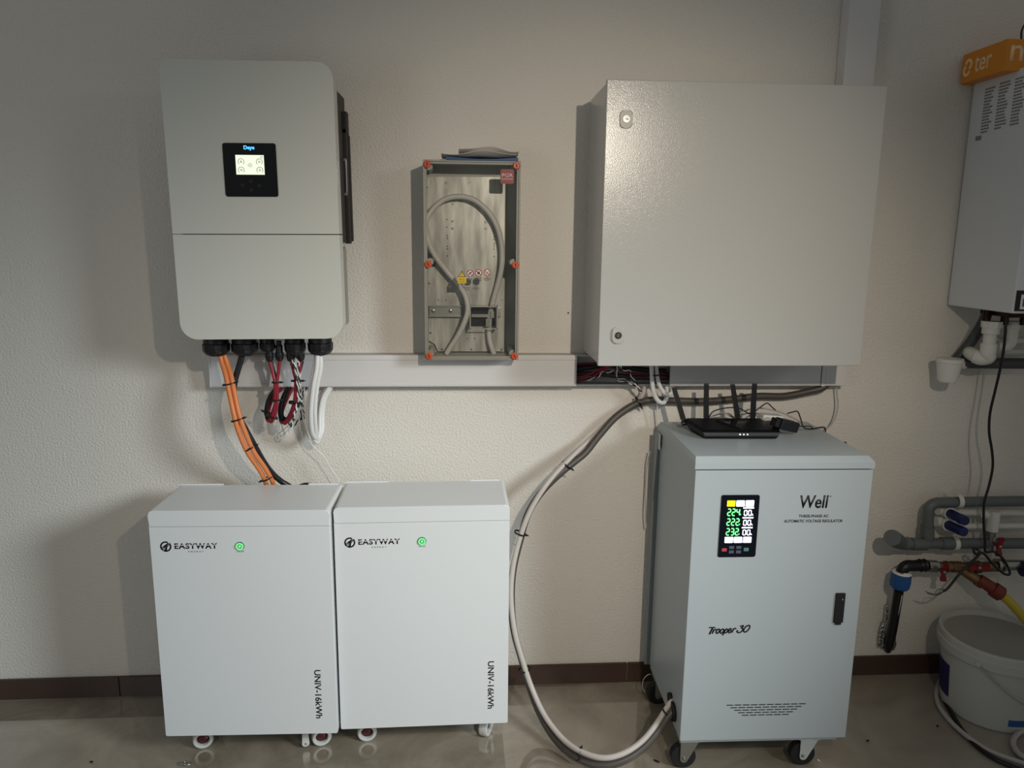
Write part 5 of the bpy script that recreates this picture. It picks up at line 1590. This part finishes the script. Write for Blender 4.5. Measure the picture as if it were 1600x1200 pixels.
# ---------------------------------------------------------------- bucket
BKX, BKY = 1.84, -0.215
bk = thing('bucket', 'round white plastic bucket with wire handle under the yellow hose', 'bucket', (BKX, BKY, 0), (0, 0, -0.25))
b = new_bm()
revolve(b, (0, 0, 0.0), (0, 0, 1), [(0.0, 0.148), (0.004, 0.152), (0.255, 0.172)], 56)
obj('shell', b, 'bucket', bk)
b = new_bm()
prof = [(0.222, 0.1718), (0.222, 0.181), (0.252, 0.184), (0.254, 0.1795), (0.274, 0.1815), (0.278, 0.179), (0.278, 0.170), (0.256, 0.166)]
revolve(b, (0, 0, 0), (0, 0, 1), prof, 56, cap=False)
obj('rim', b, 'bucket', bk)
b = new_bm()
revolve(b, (0, 0, 0.256), (0, 0, 1), [(0, 0.001), (0.0, 0.168), (0.004, 0.168), (0.003, 0.12), (0.0022, 0.001)], 48)
obj('lid', b, 'bucket_in', bk)
hb = new_bm()
pts = []
for i in range(17):
    a = math.radians(-128 + 140 * i / 16)
    pts.append((0.186 * math.cos(a) * 1.0, 0.186 * math.sin(a), 0.236 - 0.125 * math.sin(math.pi * i / 16)))
tube(hb, pts, 0.0021, 8, 3)
obj('wire_handle', hb, 'nickel', bk, ang=60)
for a in (-128, 12):
    b = new_bm()
    a_ = math.radians(a)
    cyl(b, (0.180 * math.cos(a_), 0.180 * math.sin(a_), 0.236), (0.190 * math.cos(a_), 0.190 * math.sin(a_), 0.236), 0.008, seg=12)
    obj('ear', b, 'bucket', bk)


def band(name, m, a0, a1, z0, z1, parent):
    b = new_bm()
    rings = []
    n = 18
    rad = lambda z: 0.152 + (0.172 - 0.152) * (z - 0.004) / 0.251
    for i in range(n + 1):
        a = math.radians(a0 + (a1 - a0) * i / n)
        c, s = math.cos(a), math.sin(a)
        rings.append([(c * (rad(z0) + 0.0002), s * (rad(z0) + 0.0002), z0), (c * (rad(z0) + 0.001), s * (rad(z0) + 0.001), z0), (c * (rad(z1) + 0.001), s * (rad(z1) + 0.001), z1), (c * (rad(z1) + 0.0002), s * (rad(z1) + 0.0002), z1)])
    loft(b, rings)
    return obj(name, b, m, parent)


band('blue_label', 'navy', 150, 196, 0.045, 0.165, bk)
band('blue_stripe', 'blue_nut', -92, -30, 0.028, 0.052, bk)

# hoses and leads on the floor round the bucket
cable('floor_hose', 'pale grey hose curving along the floor round the bucket', 'pale_grey_cable', [(1.8075, -0.0269, 0.0120), (1.7316, -0.0975, 0.0120), (1.6804, -0.1656, 0.0120), (1.6495, -0.2384, 0.0120), (1.6396, -0.3219, 0.0120), (1.6492, -0.4044, 0.0120), (1.6790, -0.4678, 0.0120), (1.7549, -0.5336, 0.0120)], 0.0075, cat='hose', seg=12)
cable('floor_lead', 'black lead lying on the floor against the bucket', 'black_cable', [(1.6976, -0.1869, 0.0080), (1.6802, -0.2485, 0.0080), (1.6565, -0.3373, 0.0080), (1.6469, -0.4146, 0.0080), (1.6604, -0.4796, 0.0080), (1.6974, -0.5283, 0.0080), (1.7393, -0.5672, 0.0080)], 0.0070, cat='cable', seg=12)
cable('floor_hose', 'pale hose loop lying on the floor in front of the bucket', 'pale_grey_cable', [(1.9153, -0.3494, 0.0120), (1.8555, -0.3631, 0.0120), (1.8060, -0.3900, 0.0120), (1.7698, -0.4264, 0.0120), (1.7549, -0.4657, 0.0120), (1.7612, -0.4960, 0.0120), (1.7936, -0.5241, 0.0120)], 0.0085, cat='hose', seg=12)

# ---------------------------------------------------------------- bits on the floor
b = new_bm()
c0 = Vector((-0.8415, -0.3815, 0.0060))
pts = [c0 + Vector((0.012 * math.cos(a), 0.007 * math.sin(a), 0.006 * math.sin(a * 0.5) + 0.002)) for a in [math.radians(20 + 30 * k) for k in range(11)]]
tube(b, pts, 0.0022, 8, 4)
tag(obj('wire_curl', b, 'steel'), 'small shiny curl of wire lying on the floor before the batteries', 'wire')
for (p, l, a, lb, m) in (((0.6006, -0.4356, 0.0030), 0.011, -0.7, 'small brown chip on the floor beside the regulator caster', 'copper'), ((1.3142, -0.3748, 0.0030), 0.006, 0.3, 'dark crumb on the floor beyond the regulator', 'hole'), ((1.5904, -0.3134, 0.0030), 0.005, 0.2, 'dark crumb on the floor near the bucket hose', 'hole'), ((1.1084, -0.4591, 0.0030), 0.006, -0.9, 'pale splinter on the floor by the second regulator caster', 'sign_white'), ((1.6636, -0.4732, 0.0030), 0.005, -0.5, 'dark crumb on the floor along the black lead', 'hole'), ((-1.1401, -0.3477, 0.0030), 0.005, 0.2, 'dark crumb on the floor in front of the wall, far from the batteries', 'hole')):
    b = new_bm()
    p = Vector(p)
    d = Vector((math.cos(a), math.sin(a), 0))
    revolve(b, p - d * l, p + d, [(0, 0.0006), (l * 0.4, 0.0026), (l * 1.2, 0.0028), (l * 2, 0.0008)], 7)
    tag(obj('debris_chip', b, m, flat=True), lb, 'debris')

# ---------------------------------------------------------------- repeats share a group
GROUPS = {'solar_plug': 'solar plugs under the inverter', 'red_wire': 'red and black solar wires', 'black_wire': 'red and black solar wires', 'twisted_wire': 'twisted black and white wires',
          'orange_cable': 'orange battery cables', 'power_cable': 'long power cables to the regulator', 'paper_sheet': 'papers on the junction box', 'pipe_elbow': 'white fittings under the boiler',
          'water_pipe': 'white water pipes', 'waste_pipe': 'grey waste pipes', 'pipe_clip': 'clips on the grey waste pipes', 'stop_valve': 'navy capped stop valves', 'adapter_lead': 'thin black leads by the router',
          'network_cable': 'pale network cables behind the router', 'floor_hose': 'hoses on the floor by the bucket', 'debris_chip': 'bits on the floor', 'trunking_wire': 'wires in the open trunking'}
for o in list(SC.objects):
    if o.parent is None and 'label' in o and 'group' not in o:
        n = o.name.split('.')[0]
        lb = o['label']
        if n == 'white_cable':
            o['group'] = 'white cables looping under the inverter' if 'gland' in lb else 'white cables hooked below the cabinet'
        elif n in GROUPS:
            o['group'] = 'wires in the open trunking' if 'open trunking' in lb else GROUPS[n]
